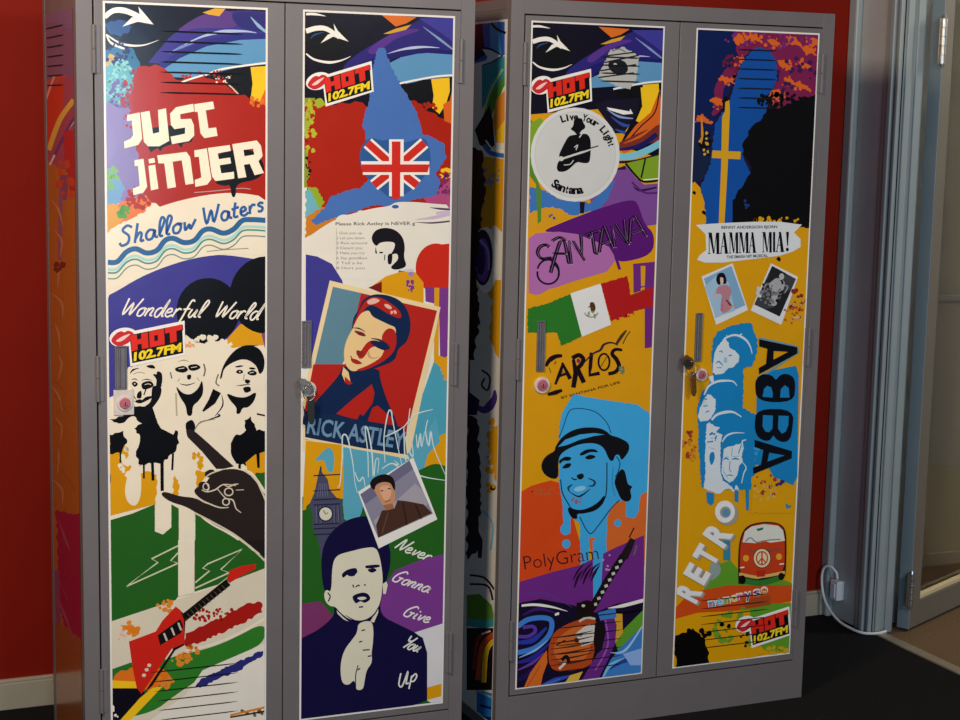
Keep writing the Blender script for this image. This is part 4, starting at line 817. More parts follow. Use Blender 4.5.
    A.s(H, [338, 380, 345, 440, 370, 490, 400, 530, 450, 540, 510, 520, 545, 480, 558, 430, 560, 300], 5); A.p(H, [370, 510, 420, 530, 470, 520, 520, 490, 550, 450, 548, 490, 510, 530, 450, 545, 415, 545, 420, 570, 395, 570, 375, 540], sm=0)
    A.p(H, [600, 375, 625, 330, 645, 335, 655, 380, 660, 405, 685, 415, 670, 430, 680, 470, 660, 490, 630, 480, 615, 450, 595, 400], sm=0); A.s('#15506e', [605, 270, 622, 300, 615, 340, 600, 370], 5)
    A.s('#17435c', [430, 560, 460, 620, 485, 640, 520, 600, 580, 520, 620, 480], 5); A.s('#2f87b4', [590, 320, 585, 400, 600, 460], 4)
    A.part('hatted_portrait', 'blue and black portrait of a man in a banded hat')
    A.F_(490, 540, 4)
    A.p('#6f2a82', [100, 172, 240, 130, 360, 100, 500, 30, 615, -20, 615, 245, 500, 260, 440, 290, 100, 300]); A.p(BB, [365, 0, 395, 0, 392, 70, 362, 60]); A.p(BB, [410, 0, 455, 0, 440, 240, 412, 240]); A.dots('#b890c0', 470, 100, 30, 50, 8, 3, 7, 7)
    A.p('#17102a', [90, 256, 200, 235, 330, 260, 420, 290, 500, 255, 620, 235, 620, 560, 90, 620, 90, 400])
    A.text('#3c1420', 'PolyGram', 138, 118, 435, 76, 54, -.012)
    for x in (330, 362, 395): A.s('#2a1230', [x, 158+(362-x)*.1, x+18, 120+(362-x)*.25, x+45, 92], 9, tp=(.3, .3)); 
    for x in (340, 375, 408): A.s('#2a1230', [x-4, 190-(x-340)*.4, x+10, 150-(x-340)*.3, x+30, 120-(x-340)*.3], 12, tp=(.4, .2))
    A.part('label_lettering', 'thin dark PolyGram lettering on orange and purple')
    # swirls
    A.s(WH, [125, 262, 180, 258, 250, 268, 310, 285], 11, tp=(.8, .1)); A.s('#5a3a8a', [125, 215, 200, 210, 260, 230, 330, 270], 8, tp=(.1, .1)); A.s('#3a1f66', [130, 300, 190, 275, 260, 290], 16, tp=(.3, .2))
    A.s('#3f7fd0', [110, 345, 150, 318, 210, 310, 245, 325, 235, 380, 180, 430, 110, 450], 20); A.s('#2a3aa0', [110, 410, 170, 400, 225, 350], 22, tp=(.6, .4)); A.s('#5a3aa0', [110, 385, 150, 385, 180, 365, 170, 345, 130, 350], 14); A.s('#8fb6e6', [115, 470, 180, 440, 230, 400], 9, tp=(.3, .3)); A.s('#2a2a90', [110, 490, 170, 470, 240, 410], 20, tp=(.4, .3)); A.s('#6a3a9a', [110, 520, 170, 490, 215, 450], 12, tp=(.4, .3)); A.s('#241452', [110, 560, 160, 530, 200, 480], 24, tp=(.6, .3))
    A.p('#d96a22', [130, 600, 160, 530, 225, 440, 232, 480, 210, 540, 200, 590]); A.s('#b9552a', [145, 590, 200, 500], 5); A.dots(WH, 262, 290, 10, 10, 2, 4, 7, 3)
    A.s('#2f50b0', [200, 585, 260, 560, 330, 540], 20, tp=(.5, .2)); A.s('#7aa6dc', [220, 575, 280, 555], 6, tp=(.2, .2)); A.p('#e0b23c', [295, 575, 320, 540, 370, 525, 350, 565])
    A.p('#6a2a80', [440, 310, 500, 280, 505, 400, 470, 480, 430, 560, 360, 570, 400, 500, 440, 430]); A.s('#9a5ab0', [460, 320, 470, 420, 420, 520], 6); A.p('#3d7fc4', [440, 560, 480, 480, 560, 380, 620, 300, 620, 540]); A.s('#a9c6e8', [480, 450, 540, 440, 610, 340], 10, tp=(.1, .5)); A.s('#2a3f9a', [470, 520, 540, 480, 615, 480], 20, tp=(.2, .8)); A.s('#7ac0dc', [450, 550, 480, 500, 540, 470], 14, tp=(.4, .1)); A.p('#8fb2e6', [530, 455, 612, 430, 612, 500, 560, 500])
    A.p('#5e9a2a', [500, 410, 520, 370, 560, 330, 600, 290, 620, 270, 620, 330, 560, 390, 510, 440]); A.p('#d9a22c', [490, 290, 528, 285, 530, 370, 500, 410, 505, 340]); A.s(WH, [470, 272, 530, 262, 615, 240], 14, tp=(.1, 1)); A.s(K, [450, 285, 540, 290, 600, 280], 9); A.p('#3d7fc4', [430, 290, 500, 270, 505, 310, 440, 320])
    A.part('swirl_field')
    # sunburst guitar
    A.s('#1c1416', [405, 275, 470, 160, 535, 60], 30, sm=0)
    for i in range(8):
        t = i/7.5; x, y = 418+108*t, 258-185*t; A.p('#c9c6bd', [x-6, y-4, x+7, y-9, x+10, y+2, x-3, y+7])
    A.p('#241a1c', [520, 62, 545, 15, 560, -10, 580, 0, 565, 40, 548, 78]); A.s('#6a6660', [585, 20, 575, 60], 6); A.s('#2a1e1e', [555, -10, 575, -50], 5)
    A.p('#1f1214', [345, 285, 360, 245, 395, 238, 420, 255, 410, 300, 440, 330, 455, 380, 440, 430, 420, 470, 400, 490, 330, 530, 240, 530, 222, 460, 250, 370, 330, 330])
    A.p('#b5481e', [250, 380, 290, 345, 350, 320, 400, 310, 430, 340, 425, 400, 410, 470, 395, 500, 330, 522, 250, 515, 232, 450], sm=1); A.p('#cf6a2c', [270, 395, 330, 350, 380, 350, 400, 420, 370, 480, 290, 490, 255, 450], sm=1)
    A.p('#1a1216', [420, 330, 455, 320, 462, 370, 445, 440, 420, 460, 412, 400]); A.p('#d6d0c4', [370, 350, 395, 335, 418, 340, 412, 410, 365, 425, 340, 375]); A.p('#17120f', [345, 250, 390, 245, 400, 285, 370, 305, 345, 290])
    A.s('#d0c8ba', [355, 325, 385, 310, 420, 315], 9); A.s('#8a7a68', [330, 385, 360, 378], 10); A.e('#17120f', 345, 400, 10, 9); A.e('#cfc6b4', 372, 262, 7, 6); A.e('#7a7a72', 360, 380, 8, 6)
    [A.s('#5a2412', [240, 392+i*22, 330, 380+i*22, 410, 362+i*22], 7, tp=(.3, .3)) for i in range(6)]; A.s('#1a1416', [285, 480, 305, 465, 315, 490], 14); A.s('#d9d2c6', [275, 515, 300, 490], 10); A.s('#2a1612', [262, 420, 300, 400], 5)
    A.part('guitar_print', 'sunburst electric guitar leaning on graffiti swirls')
    hot_sticker(A, (546.5, 83.5), (588, 73.5), (548, 109))
    return A

# ================================================================== locker two, right door
def art_four(L):
    R_ = (.497, .8555, PZ0+.001, PZ1); A = Art(L, 'front', R_, -.0006); border(A, R_, .004); AY = '#dc9e0a'; A.rectfill(AY)
    A.part('printed_panel', 'full height vinyl print with white edge, right door')
    A.F_(650, 0, 4.8)
    A.p('#1c1230', [200, 120, 840, 120, 840, 1090, 275, 1090, 264, 980, 240, 900, 212, 870, 200, 860]); A.p('#0b1d50', [200, 120, 420, 140, 480, 260, 400, 400, 320, 560, 290, 700, 200, 750]); A.p('#14213e', [195, 640, 290, 640, 300, 760, 260, 860, 205, 880], rag=10)
    A.p('#7c1f4c', [415, 140, 830, 150, 820, 480, 600, 540, 560, 480, 620, 360, 560, 240, 480, 240, 430, 320, 350, 440, 330, 540, 300, 560, 310, 420, 350, 350, 420, 290], rag=14, seed=3)
    for i, (x, y) in enumerate(((430, 190), (500, 180), (590, 200), (690, 200), (760, 240), (740, 310), (640, 310), (670, 390), (730, 410), (580, 460), (440, 290), (370, 380), (325, 490), (255, 570), (610, 440), (790, 200))):
        A.p('#dd6420', [x-30, y-14, x, y-26+(i*7) % 20, x+26, y+4, x+40, y+30, x+8, y+16, x-10, y+28-(i*5) % 17], sm=1, rag=6, seed=i)
        A.dots('#dd6420', x, y, 46, 34, 6, 3, 10, i+50)
    A.dots('#7c2a70', 560, 200, 220, 50, 30, 4, 12, 8); A.dots('#3a1a50', 640, 350, 160, 90, 30, 4, 14, 9); A.dots('#6e1a34', 400, 320, 50, 60, 24, 4, 12, 10)
    A.part('sky_pattern', 'orange and purple mottled sky print')
    SB = '#104e9e'
    A.p(SB, [480, 250, 520, 225, 570, 240, 605, 290, 608, 380, 570, 460, 560, 540, 480, 640, 440, 740, 480, 830, 440, 900, 410, 1000, 400, 1090, 270, 1090, 262, 980, 240, 900, 290, 780, 310, 600, 330, 560, 380, 500, 410, 380, 440, 300], rag=5, seed=4)
    A.dots(K, 265, 690, 26, 60, 26, 5, 13, 12); A.dots('#c9a040', 262, 690, 26, 60, 10, 4, 9, 13); A.s('#d98a1c', [245, 560, 250, 640, 245, 690], 12, tp=(.4, .4)); A.p(K, [345, 480, 360, 460, 378, 480, 370, 535, 345, 530], rag=5)
    A.p('#d9a21c', [355, 540, 382, 530, 372, 800, 356, 1080, 328, 1080, 340, 800, 345, 560]); A.p('#d9a21c', [360, 490, 380, 480, 382, 540, 358, 545]); A.p('#d9a21c', [298, 722, 435, 728, 432, 765, 296, 758])
    A.part('cross_flag_map', 'blue map silhouette with yellow cross')
    A.p('#080707', [560, 510, 600, 520, 700, 480, 830, 440, 830, 1090, 400, 1085, 410, 940, 470, 850, 490, 800, 450, 740, 440, 700, 480, 620, 540, 570], rag=11, seed=7); A.dots('#080707', 620, 480, 120, 40, 40, 4, 14, 15); A.dots('#1d3a7c', 460, 975, 12, 30, 5, 4, 9, 3)
    A.p('#080707', [395, 960, 430, 940, 480, 1060, 395, 1090])
    A.part('black_silhouette')
    A.F_(650, 130, 4.8)
    A.dots(AY, 590, 432, 130, 12, 20, 4, 10, 3); A.dots(K, 213, 303, 4, 4, 2, 5, 8, 4); A.dots(K, 260, 398, 6, 5, 2, 6, 9, 4)
    # banner
    A.F_(690, 215, 6.264)
    BN = '#dcdfdd'
    A.p(BN, [35, 62, 120, 55, 250, 48, 400, 42, 560, 42, 700, 60, 650, 110, 690, 150, 692, 200, 640, 230, 560, 255, 400, 275, 200, 298, 90, 298, 42, 280, 60, 250, 100, 220, 95, 120])
    A.text('#55565c', 'BENNY ANDERSSON BJORN', 195, 86, 545, 82, 17, .03)
    
    c = '#0c0a14'
    for g, x0, x1 in (('M', 110, 184), ('A', 184, 240), ('M', 242, 302), ('M', 304, 366), ('A', 364, 414), ('M', 450, 512), ('I', 518, 532), ('A', 534, 590), ('!', 598, 618)):
        yb = 244-(x0-108)*.03; h = 134-(x0-108)*.02; yt = yb-h; w_ = x1-x0
        if g == 'M':
            A.p(c, [x0+w_*.08, yb, x0+w_*.08, yt, x0+w_*.15, yt, x0+w_*.15, yb]); A.p(c, [x0+w_*.08, yt, x0+w_*.34, yt, x0+w_*.56, yb-4, x0+w_*.44, yb-2])
            A.p(c, [x0+w_*.50, yb-4, x0+w_*.70, yt, x0+w_*.76, yt, x0+w_*.56, yb-4]); A.p(c, [x0+w_*.70, yt, x0+w_*.97, yt, x0+w_*.97, yb, x0+w_*.74, yb])
            A.s(c, [x0, yb-2, x0+w_*.24, yb-2], 5, sm=0); A.s(c, [x0+w_*.68, yb-2, x1, yb-2], 5, sm=0); A.s(c, [x0, yt+2, x0+w_*.2, yt+2], 5, sm=0)
        if g == 'A':
            A.p(c, [x0+w_*.08, yb, x0+w_*.44, yt, x0+w_*.52, yt, x0+w_*.17, yb]); A.p(c, [x0+w_*.36, yt, x0+w_*.62, yt, x0+w_*.94, yb, x0+w_*.60, yb]); A.s(c, [x0+w_*.2, yb-h*.34, x0+w_*.66, yb-h*.34], 5, sm=0)
            A.s(c, [x0, yb-2, x0+w_*.26, yb-2], 5, sm=0); A.s(c, [x0+w_*.54, yb-2, x1, yb-2], 5, sm=0)
        if g == 'I': A.p(c, [x0, yb, x1, yb, x1, yt, x0, yt])
        if g == '!': A.p(c, [x0+2, yt, x1, yt, x1-6, yb-36, x0+8, yb-36]); A.e(c, x0+10, yb-14, 9, 12)
    A.text('#55565c', 'THE SMASH HIT MUSICAL', 228, 272, 485, 262, 17, .03); A.dots(K, 556, 278, 5, 5, 3, 9, 13, 4)
    A.part('banner_print', 'white ribbon banner lettered MAMMA MIA!')
    # two photos
    A.p(BN, [70, 385, 265, 302, 362, 595, 162, 688]); A.p('#7fa9c6', [85, 398, 258, 318, 345, 565, 158, 645]); A.p('#9fc0d6', [90, 450, 160, 380, 240, 420, 280, 600, 160, 640])
    A.p('#b9808a', [170, 455, 195, 440, 235, 440, 258, 480, 245, 530, 262, 570, 240, 600, 200, 612, 190, 560, 195, 500, 160, 490], sm=1); A.p('#17101a', [162, 400, 175, 368, 205, 362, 222, 385, 226, 425, 205, 430, 200, 400, 190, 400, 188, 435, 170, 430], sm=1); A.p('#e0b8a8', [188, 392, 205, 395, 206, 425, 190, 425], sm=1)
    A.s('#d9a8a0', [160, 490, 150, 500, 180, 520], 9); A.s('#5a2030', [225, 530, 255, 570], 18, tp=(.4, .6)); A.s('#c9667a', [200, 560, 195, 600], 14); A.s('#d98a50', [240, 575, 280, 565], 8)
    A.part('instant_photo', 'tilted photo of a dark haired woman in pink on pale blue')
    A.p(BN, [505, 302, 675, 388, 570, 688, 378, 598]); A.p('#3f3f42', [512, 318, 662, 400, 560, 636, 400, 560]); A.p('#222225', [512, 318, 600, 365, 560, 420, 480, 420]); A.p('#222225', [600, 480, 630, 470, 560, 636, 470, 590, 520, 580])
    A.p('#a9a9a8', [510, 415, 545, 395, 590, 420, 580, 470, 550, 490, 540, 560, 505, 560, 510, 480, 490, 440], sm=1); A.e('#b5b5b4', 572, 385, 16, 20); A.s('#8c8c8c', [500, 430, 470, 440, 460, 470], 12, tp=(.5, .5)); A.s('#8c8c8c', [590, 440, 610, 450, 590, 490], 12, tp=(.5, .5)); A.dots('#77777a', 500, 500, 70, 60, 30, 5, 14, 9); A.dots('#222225', 540, 470, 90, 90, 24, 5, 12, 10); A.dots('#c9c9c8', 430, 485, 14, 30, 10, 6, 12, 12); A.p('#a9a9a8', [520, 430, 560, 410, 570, 440, 540, 480, 515, 470], sm=1)
    A.part('instant_photo', 'tilted black and white photo of a dancing figure')
    A.dots('#8e2a1c', 660, 560, 50, 110, 16, 5, 15, 21); A.dots('#c9a46a', 670, 570, 60, 100, 20, 3, 10, 22); A.e('#d9b070', 665, 640, 22, 10); A.dots('#c6531c', 640, 620, 70, 60, 14, 4, 10, 23)
    A.part('paint_specks')
    # blue heads
    A.F_(690, 310, 7.2); CB = '#1582bd'; CW = '#d5dfe2'
    A.p(CB, [150, 330, 165, 210, 200, 150, 280, 120, 360, 95, 440, 95, 460, 160, 485, 210, 480, 300, 450, 400, 385, 420, 375, 700, 480, 760, 470, 1100, 450, 1290, 400, 1290, 200, 1290, 80, 1280, 60, 1000, 50, 700, 80, 600, 160, 500, 160, 420], rag=8, seed=3)
    A.p(CB, [480, 480, 560, 440, 760, 400, 780, 470, 770, 1200, 740, 1260, 600, 1200, 560, 1130, 470, 1110]) 
    A.p(CW, [215, 240, 245, 200, 275, 235, 280, 270, 320, 290, 355, 330, 345, 375, 310, 410, 270, 420, 240, 455, 185, 465, 160, 450, 165, 390, 175, 310, 190, 270], sm=0, rag=4, seed=6)
    A.s(CW, [245, 205, 300, 182, 350, 185, 400, 215, 430, 260, 445, 315], 17, tp=(.7, .3)); A.s(CW, [270, 200, 260, 180], 6); A.s(CW, [350, 185, 372, 170], 8)
    A.s('#3a8ab4', [185, 385, 205, 370, 235, 400], 12, tp=(.3, .4)); A.s(CB, [275, 330, 300, 322], 8); A.s(CB, [205, 300, 225, 295, 230, 310], 10, tp=(.3, .4)); A.s('#4d7f9c', [190, 415, 225, 415], 5); A.p('#9fc3d2', [245, 340, 265, 345, 262, 380, 240, 372], sm=1)
    A.s(CW, [100, 610, 130, 550, 190, 515, 260, 508, 310, 515, 335, 545], 17, tp=(.7, .3)); A.p(CW, [130, 480, 165, 470, 170, 520, 150, 520])
    A.F_(680, 400, 6.545)
    A.p(CW, [125, 60, 150, 0, 180, -40, 205, -30, 232, 0, 230, 60, 205, 110, 180, 135, 130, 140, 115, 105], sm=0, rag=4, seed=8); A.s(CB, [150, -10, 175, -5], 8); A.s('#6fae9c', [150, 40, 180, 35], 10); A.s(CB, [165, 80, 190, 70], 7)
    A.s(CW, [205, 130, 240, 95, 300, 78, 350, 80, 400, 110], 19, tp=(.7, .3))
    A.p(CW, [170, 160, 190, 145, 225, 170, 260, 180, 235, 210, 275, 225, 262, 290, 265, 400, 260, 450, 280, 530, 320, 545, 345, 580, 350, 590, 300, 575, 260, 615, 205, 600, 150, 575, 165, 470, 160, 360, 165, 280], sm=0, rag=5, seed=9)
    A.p(CB, [195, 350, 218, 340, 225, 380, 205, 425, 190, 390], sm=1); A.s(CB, [175, 275, 215, 270], 9); A.s(CB, [185, 310, 225, 320], 8, tp=(.3, .3)); A.dots(CB, 215, 240, 30, 30, 8, 4, 9, 5)
    A.s(CW, [275, 275, 300, 235, 350, 215, 420, 215], 12, tp=(.7, .3))
    A.p(CB, [265, 300, 290, 250, 340, 225, 420, 225, 440, 330, 430, 470, 400, 540, 350, 570, 320, 560, 280, 510, 262, 420], sm=0)
    A.p(CW, [285, 320, 310, 305, 345, 300, 362, 290, 400, 285, 410, 330, 400, 370, 410, 400, 385, 430, 372, 490, 345, 530, 320, 540, 290, 515, 268, 470, 275, 400], sm=0, rag=3, seed=12)
    A.s(CB, [280, 390, 300, 380, 318, 392], 12, tp=(.3, .4)); A.s(CB, [335, 388, 360, 382, 385, 390], 12, tp=(.3, .4)); A.s('#1f6f9c', [288, 372, 318, 372], 7, tp=(.3, .3)); A.s('#1f6f9c', [338, 370, 386, 366], 7, tp=(.3, .3)); A.s('#7fb6cf', [278, 430, 290, 480, 318, 520], 6, tp=(.2, .2)); A.s('#4d9cc4', [325, 400, 322, 455, 335, 470], 6); A.s('#3a8ab4', [300, 495, 325, 490, 350, 497], 9, tp=(.3, .3)); A.s(CB, [400, 290, 380, 350], 6); A.s('#7fb6cf', [340, 310, 335, 365], 6)
    A.s(CW, [430, 260, 405, 270, 412, 320], 8); A.s(CW, [400, 400, 430, 440, 415, 480, 400, 545], 9, tp=(.3, .5)); A.dots(CW, 350, 580, 50, 16, 10, 4, 10, 13)
    A.p(CB, [170, 600, 220, 610, 220, 670, 200, 690, 175, 670]); A.p(CB, [355, 590, 380, 590, 380, 670, 355, 660]); A.p(CB, [425, 560, 450, 560, 448, 720, 430, 720]); A.p(CB, [560, 680, 740, 600, 735, 650, 700, 620]) if False else None
    A.part('blue_heads', 'four blue and white stencilled heads')
    A.p(AY, [470, 500, 540, 470, 580, 470, 600, 560, 660, 600, 745, 620, 745, 740, 460, 740], rag=8, seed=3)
    A.dots('#a0392c', 560, 560, 80, 90, 14, 5, 14, 31); A.dots('#3a2a66', 640, 540, 40, 30, 4, 9, 15, 32); A.dots('#c9b06a', 550, 600, 80, 60, 24, 3, 9, 33); A.dots('#a0392c', 60, 290, 40, 90, 12, 5, 14, 34); A.dots('#cc7a2a', 60, 300, 50, 110, 14, 5, 12, 35); A.dots('#3f8a9c', 708, 685, 16, 16, 6, 6, 12, 36); A.dots(SK, 500, 330, 30, 40, 6, 6, 12, 37)
    A.part('paint_specks')
    # ABBA: baseline runs down the panel, second letter mirrored
    A.F_(650, 270, 4.8)
    HB = '#8fb3b0'; KB = '#070b14'
    def LA(q, holes=()):
        A.p(HB, [v for v in q], holes=()) if False else None
        A.p(KB, q, holes=holes)
    A.s('#6f9aa0', [520, 325, 705, 368, 712, 392, 520, 520], 10, sm=0)
    # A (top), apex to the right
    LA([522, 332, 705, 370, 706, 400, 522, 500, 520, 470, 555, 450, 562, 378, 522, 366], ([592, 388, 590, 430, 662, 392],))
    # B mirrored
    LA([512, 632, 500, 540, 520, 510, 545, 497, 585, 505, 602, 530, 620, 505, 650, 495, 685, 510, 697, 545, 688, 635], ([538, 608, 545, 570, 560, 555, 580, 562, 588, 590, 586, 612], [622, 612, 626, 570, 645, 552, 664, 565, 668, 612]))
    # B
    LA([510, 665, 690, 668, 680, 780, 668, 815, 640, 828, 605, 815, 590, 790, 575, 818, 545, 820, 512, 800, 498, 750], ([540, 695, 538, 750, 552, 775, 570, 778, 586, 760, 588, 698], [615, 698, 612, 760, 630, 785, 650, 775, 662, 745, 664, 700]))
    A.F_(650, 400, 4.8)
    LA([500, 190, 680, 245, 678, 280, 495, 355, 492, 325, 530, 310, 542, 240, 500, 225], ([570, 252, 562, 295, 645, 265],))
    A.part('band_name_lettering', 'large black ABBA lettering running down the panel')
    # RETRO
    A.F_(670, 490, 4)
    A.p('#2f86a0', [212, 190, 240, 185, 240, 280, 212, 280]); A.p('#5f9a28', [180, 300, 240, 280, 290, 340, 350, 370, 460, 360, 500, 380, 500, 400, 130, 410, 150, 360]); A.p('#8fa09a', [160, 300, 190, 290, 200, 330, 160, 360], sm=1)
    A.p('#cf4c18', [20, 470, 80, 410, 230, 380, 500, 380, 500, 440, 340, 470, 120, 500, 20, 515]); A.p('#5f9a28', [280, 470, 400, 455, 500, 450, 500, 650, 380, 640, 300, 560]); A.p(AY, [20, 515, 110, 490, 320, 480, 310, 600, 380, 650, 300, 680, 150, 700, 20, 700]); A.p('#a84a1c', [290, 440, 400, 420, 400, 460, 300, 475])
    A.dots('#c9a41c', 430, 640, 60, 14, 20, 4, 10, 5); A.dots('#6f9a28', 250, 560, 110, 70, 40, 5, 14, 6)
    A.p('#0b0908', [20, 580, 60, 570, 90, 550, 120, 575, 140, 600, 150, 640, 160, 700, 20, 720], rag=8, seed=7); A.dots('#0b0908', 110, 590, 50, 40, 16, 4, 12, 8); A.dots(K, 232, 542, 5, 5, 3, 5, 9, 8); A.dots('#2a1a10', 300, 580, 30, 50, 8, 4, 10, 9)
    A.part('stripe_field')
    for g, cx, cy, w_, h_, ang in (('R', 74, 408, 58, 86, -62), ('E', 106, 334, 56, 86, -60), ('T', 144, 260, 62, 86, -60), ('R', 190, 176, 72, 92, -56)):
        r = radians(ang); ux, uy = cos(r), sin(r); nx, ny = uy, -ux
        bx, by = cx-ux*w_/2-nx*h_/2, cy-uy*w_/2-ny*h_/2
        for c, d, bo in (('#8f8a84', 9, .05), ('#a8a29a', 5, .05), ('#e6e6e2', 0, .045)):
            A.text(c, g, bx+d, by+d*.8, bx+ux*w_+d, by+uy*w_+d*.8, h_, bo)
    A.e('#a09a90', 228, 94, 43, 46); A.e('#e6e6e2', 218, 86, 40, 44); A.e('#a09a90', 220, 88, 22, 23); A.e('#5b8fae', 222, 90, 15, 16)
    A.part('slanted_word_lettering', 'white 3D style RETRO lettering rising to the right')
    # camper van
    VO = '#c43c18'
    A.p('#3a1a10', [270, 370, 272, 220, 290, 160, 320, 135, 380, 125, 430, 130, 458, 150, 465, 200, 462, 330, 455, 355, 275, 378]); A.p(VO, [278, 340, 278, 220, 295, 165, 325, 140, 380, 130, 430, 136, 452, 155, 458, 200, 456, 330, 400, 340, 300, 350])
    A.p('#dcdcce', [288, 208, 298, 165, 325, 145, 375, 136, 430, 142, 450, 160, 458, 202, 400, 210, 370, 200, 340, 212]); A.p('#2a7060', [343, 155, 372, 148, 370, 158, 350, 164]); A.s('#8a8a80', [300, 205, 320, 190, 345, 208, 390, 200, 440, 196], 5); A.s('#8a4a3c', [305, 235, 340, 245, 420, 240, 440, 230], 12, tp=(.3, .3))
    A.e('#3a1a10', 366, 272, 36, 40); A.e('#e2d2a8', 366, 272, 33, 37); A.ring(VO, 366, 272, 22, 26, 5); A.s(VO, [366, 248, 366, 296], 6, sm=0); A.s(VO, [366, 272, 350, 290], 5, sm=0); A.s(VO, [366, 272, 382, 290], 5, sm=0)
    A.e('#e0a02c', 302, 272, 12, 13); A.e('#e0a02c', 434, 266, 12, 13); A.s('#d9b060', [275, 335, 340, 348, 365, 345, 400, 340, 458, 328], 12); A.p('#b5281c', [343, 322, 380, 320, 378, 345, 346, 347]); A.s('#2c7a2e', [290, 360, 360, 372, 440, 350], 24, tp=(.8, .8)); A.e('#0c0a08', 288, 358, 13, 18); A.e('#0c0a08', 443, 345, 12, 15); A.s('#e8e6d8', [278, 310, 296, 308], 5); A.s('#e8e6d8', [436, 296, 454, 294], 5)
    A.part('camper_van_print', 'orange and white camper van with peace sign')
    for (x, y, c, g) in ((155, 468, '#4a8ac0', 'm'), (185, 462, '#6ab0d0', 'e'), (215, 455, '#5fae4a', 'm'), (245, 448, '#c8c83a', 'o'), (268, 440, '#d96aa0', 'r'), (300, 434, '#2a2a90', 'y'), (335, 424, '#3a2a80', 's'), (365, 415, '#c8803a', 'o')):
        A.text('#e8e2d0', g, x-3, y-1, x+27, y-6, 36, .05); A.text(c, g, x, y, x+24, y-5, 30, .02)
    A.part('small_colour_lettering')
    hot_sticker(A, (749.5, 622), (786.5, 610.5), (751.5, 644.5))
    return A

# ================================================================== side prints
def art_side_two(L):
    R_ = (.018, .415, .03, 1.752); A = Art(L, 'side', R_, -.0006); A.clip = R_; A.rectfill('#d9d6cd'); A.clip = (R_[0]+.005, R_[1]-.005, R_[2]+.005, R_[3]-.005); A.rectfill('#e2ddd0')
    A.part('side_print', 'graffiti vinyl print on the left side')
    A.F_(460, 0, 2)
    A.p('#1f5cb4', [20, 40, 90, 40, 90, 110, 20, 130]); A.p('#4a9ad4', [60, 40, 76, 40, 84, 110, 62, 100]); A.s(K, [60, 42, 74, 58, 92, 66], 5); A.p('#0c1230', [20, 40, 45, 40, 50, 110, 20, 130])
    A.p('#c9d6dc', [45, 98, 62, 100, 84, 112, 60, 128, 44, 130, 56, 115]); A.s(K, [44, 94, 66, 100, 86, 112, 62, 126, 44, 132], 4, sm=0); A.p('#2a8f9c', [44, 132, 62, 126, 90, 112, 90, 160, 60, 190, 44, 220]); A.p('#4a8a2c', [90, 150, 60, 190, 44, 240, 52, 262, 64, 230, 90, 170]); A.s('#a9c86a', [86, 138, 62, 180, 50, 220], 4)
    A.p('#12100e', [30, 260, 60, 210, 66, 240, 70, 290, 60, 300, 40, 290]); A.p('#e08a24', [72, 200, 90, 180, 90, 285, 72, 285, 66, 240]); A.p(YE, [74, 262, 90, 240, 90, 284, 74, 284]); A.s('#2f6fb4', [48, 290, 62, 306, 90, 312], 9); A.s(WH, [52, 280, 66, 298, 90, 302], 3)
    A.p(AM, [20, 310, 90, 318, 90, 470, 70, 450, 50, 470, 20, 500]); A.dots('#6a93b4', 60, 350, 20, 30, 14, 2, 5, 3); A.p('#3a2416', [16, 290, 44, 300, 52, 390, 40, 460, 20, 470], rag=5); A.p(AM, [20, 560, 90, 560, 90, 800, 20, 800])
    A.p('#d5d2c6', [20, 600, 50, 570, 66, 600, 60, 680, 90, 740, 90, 1060, 20, 1060], rag=6, seed=4); A.p(AM, [62, 860, 90, 840, 90, 1000, 70, 960, 58, 900], rag=5)
    A.e(WH, 52, 520, 24, 66); A.e('#1e1640', 46, 515, 20, 56); A.e('#6a4aa8', 46, 520, 15, 44); A.e('#241650', 42, 520, 9, 30); A.s('#9a8ad0', [40, 480, 56, 500, 58, 540], 4)
    A.p('#17120f', [14, 400, 40, 450, 34, 560, 40, 640, 30, 700, 36, 760, 14, 800], rag=5, seed=9)  # dark left band: shadow of the other locker painted into the print
    A.F_(460, 360, 2)
    A.p('#d5d2c6', [20, 0, 90, 0, 90, 120, 20, 120]); A.s('#1e1a30', [44, 20, 60, 34, 56, 60, 44, 50, 50, 36], 4); A.s('#4a2a80', [30, 90, 50, 100, 68, 80, 70, 60], 18, tp=(.4, .2)); A.p('#1a1a40', [14, 60, 40, 80, 34, 110, 14, 110])
    A.p('#12182a', [14, 110, 36, 120, 40, 200, 42, 300, 36, 380, 14, 400], rag=5, seed=10); A.p('#0d1626', [36, 340, 46, 360, 44, 396, 36, 396]); A.s('#7fc0dc', [46, 300, 66, 330, 62, 380], 4); A.dots(AM, 64, 200, 10, 90, 24, 3, 7, 11)  # first shape carries the painted shadow band further down
    A.p('#5a8f2a', [14, 470, 40, 468, 64, 490, 70, 520, 40, 530, 14, 520]); A.s(K, [20, 448, 56, 452, 66, 480], 4); A.s(K, [20, 430, 50, 436, 70, 460], 4); A.s('#35a0a0', [14, 524, 50, 528, 80, 520], 16); A.p('#0e0c1a', [14, 536, 80, 536, 80, 660, 14, 660]); A.s('#c84a1c', [36, 640, 46, 570, 74, 545], 10); A.s(YE, [48, 645, 54, 580, 76, 556], 10); A.s('#8a1c14', [28, 620, 36, 560, 60, 540], 7); A.s(WH, [44, 548, 62, 542], 3); A.p('#2a4ab0', [66, 580, 80, 570, 80, 620])
    A.p('#1f7ac4', [34, 660, 80, 670, 80, 760, 34, 760]); A.s('#7ab8e0', [36, 662, 76, 680], 4); A.s('#1a2a70', [40, 690, 76, 700], 5); A.s('#1a2a70', [40, 715, 76, 720], 8)
    A.part('swirl_pattern')
    return A
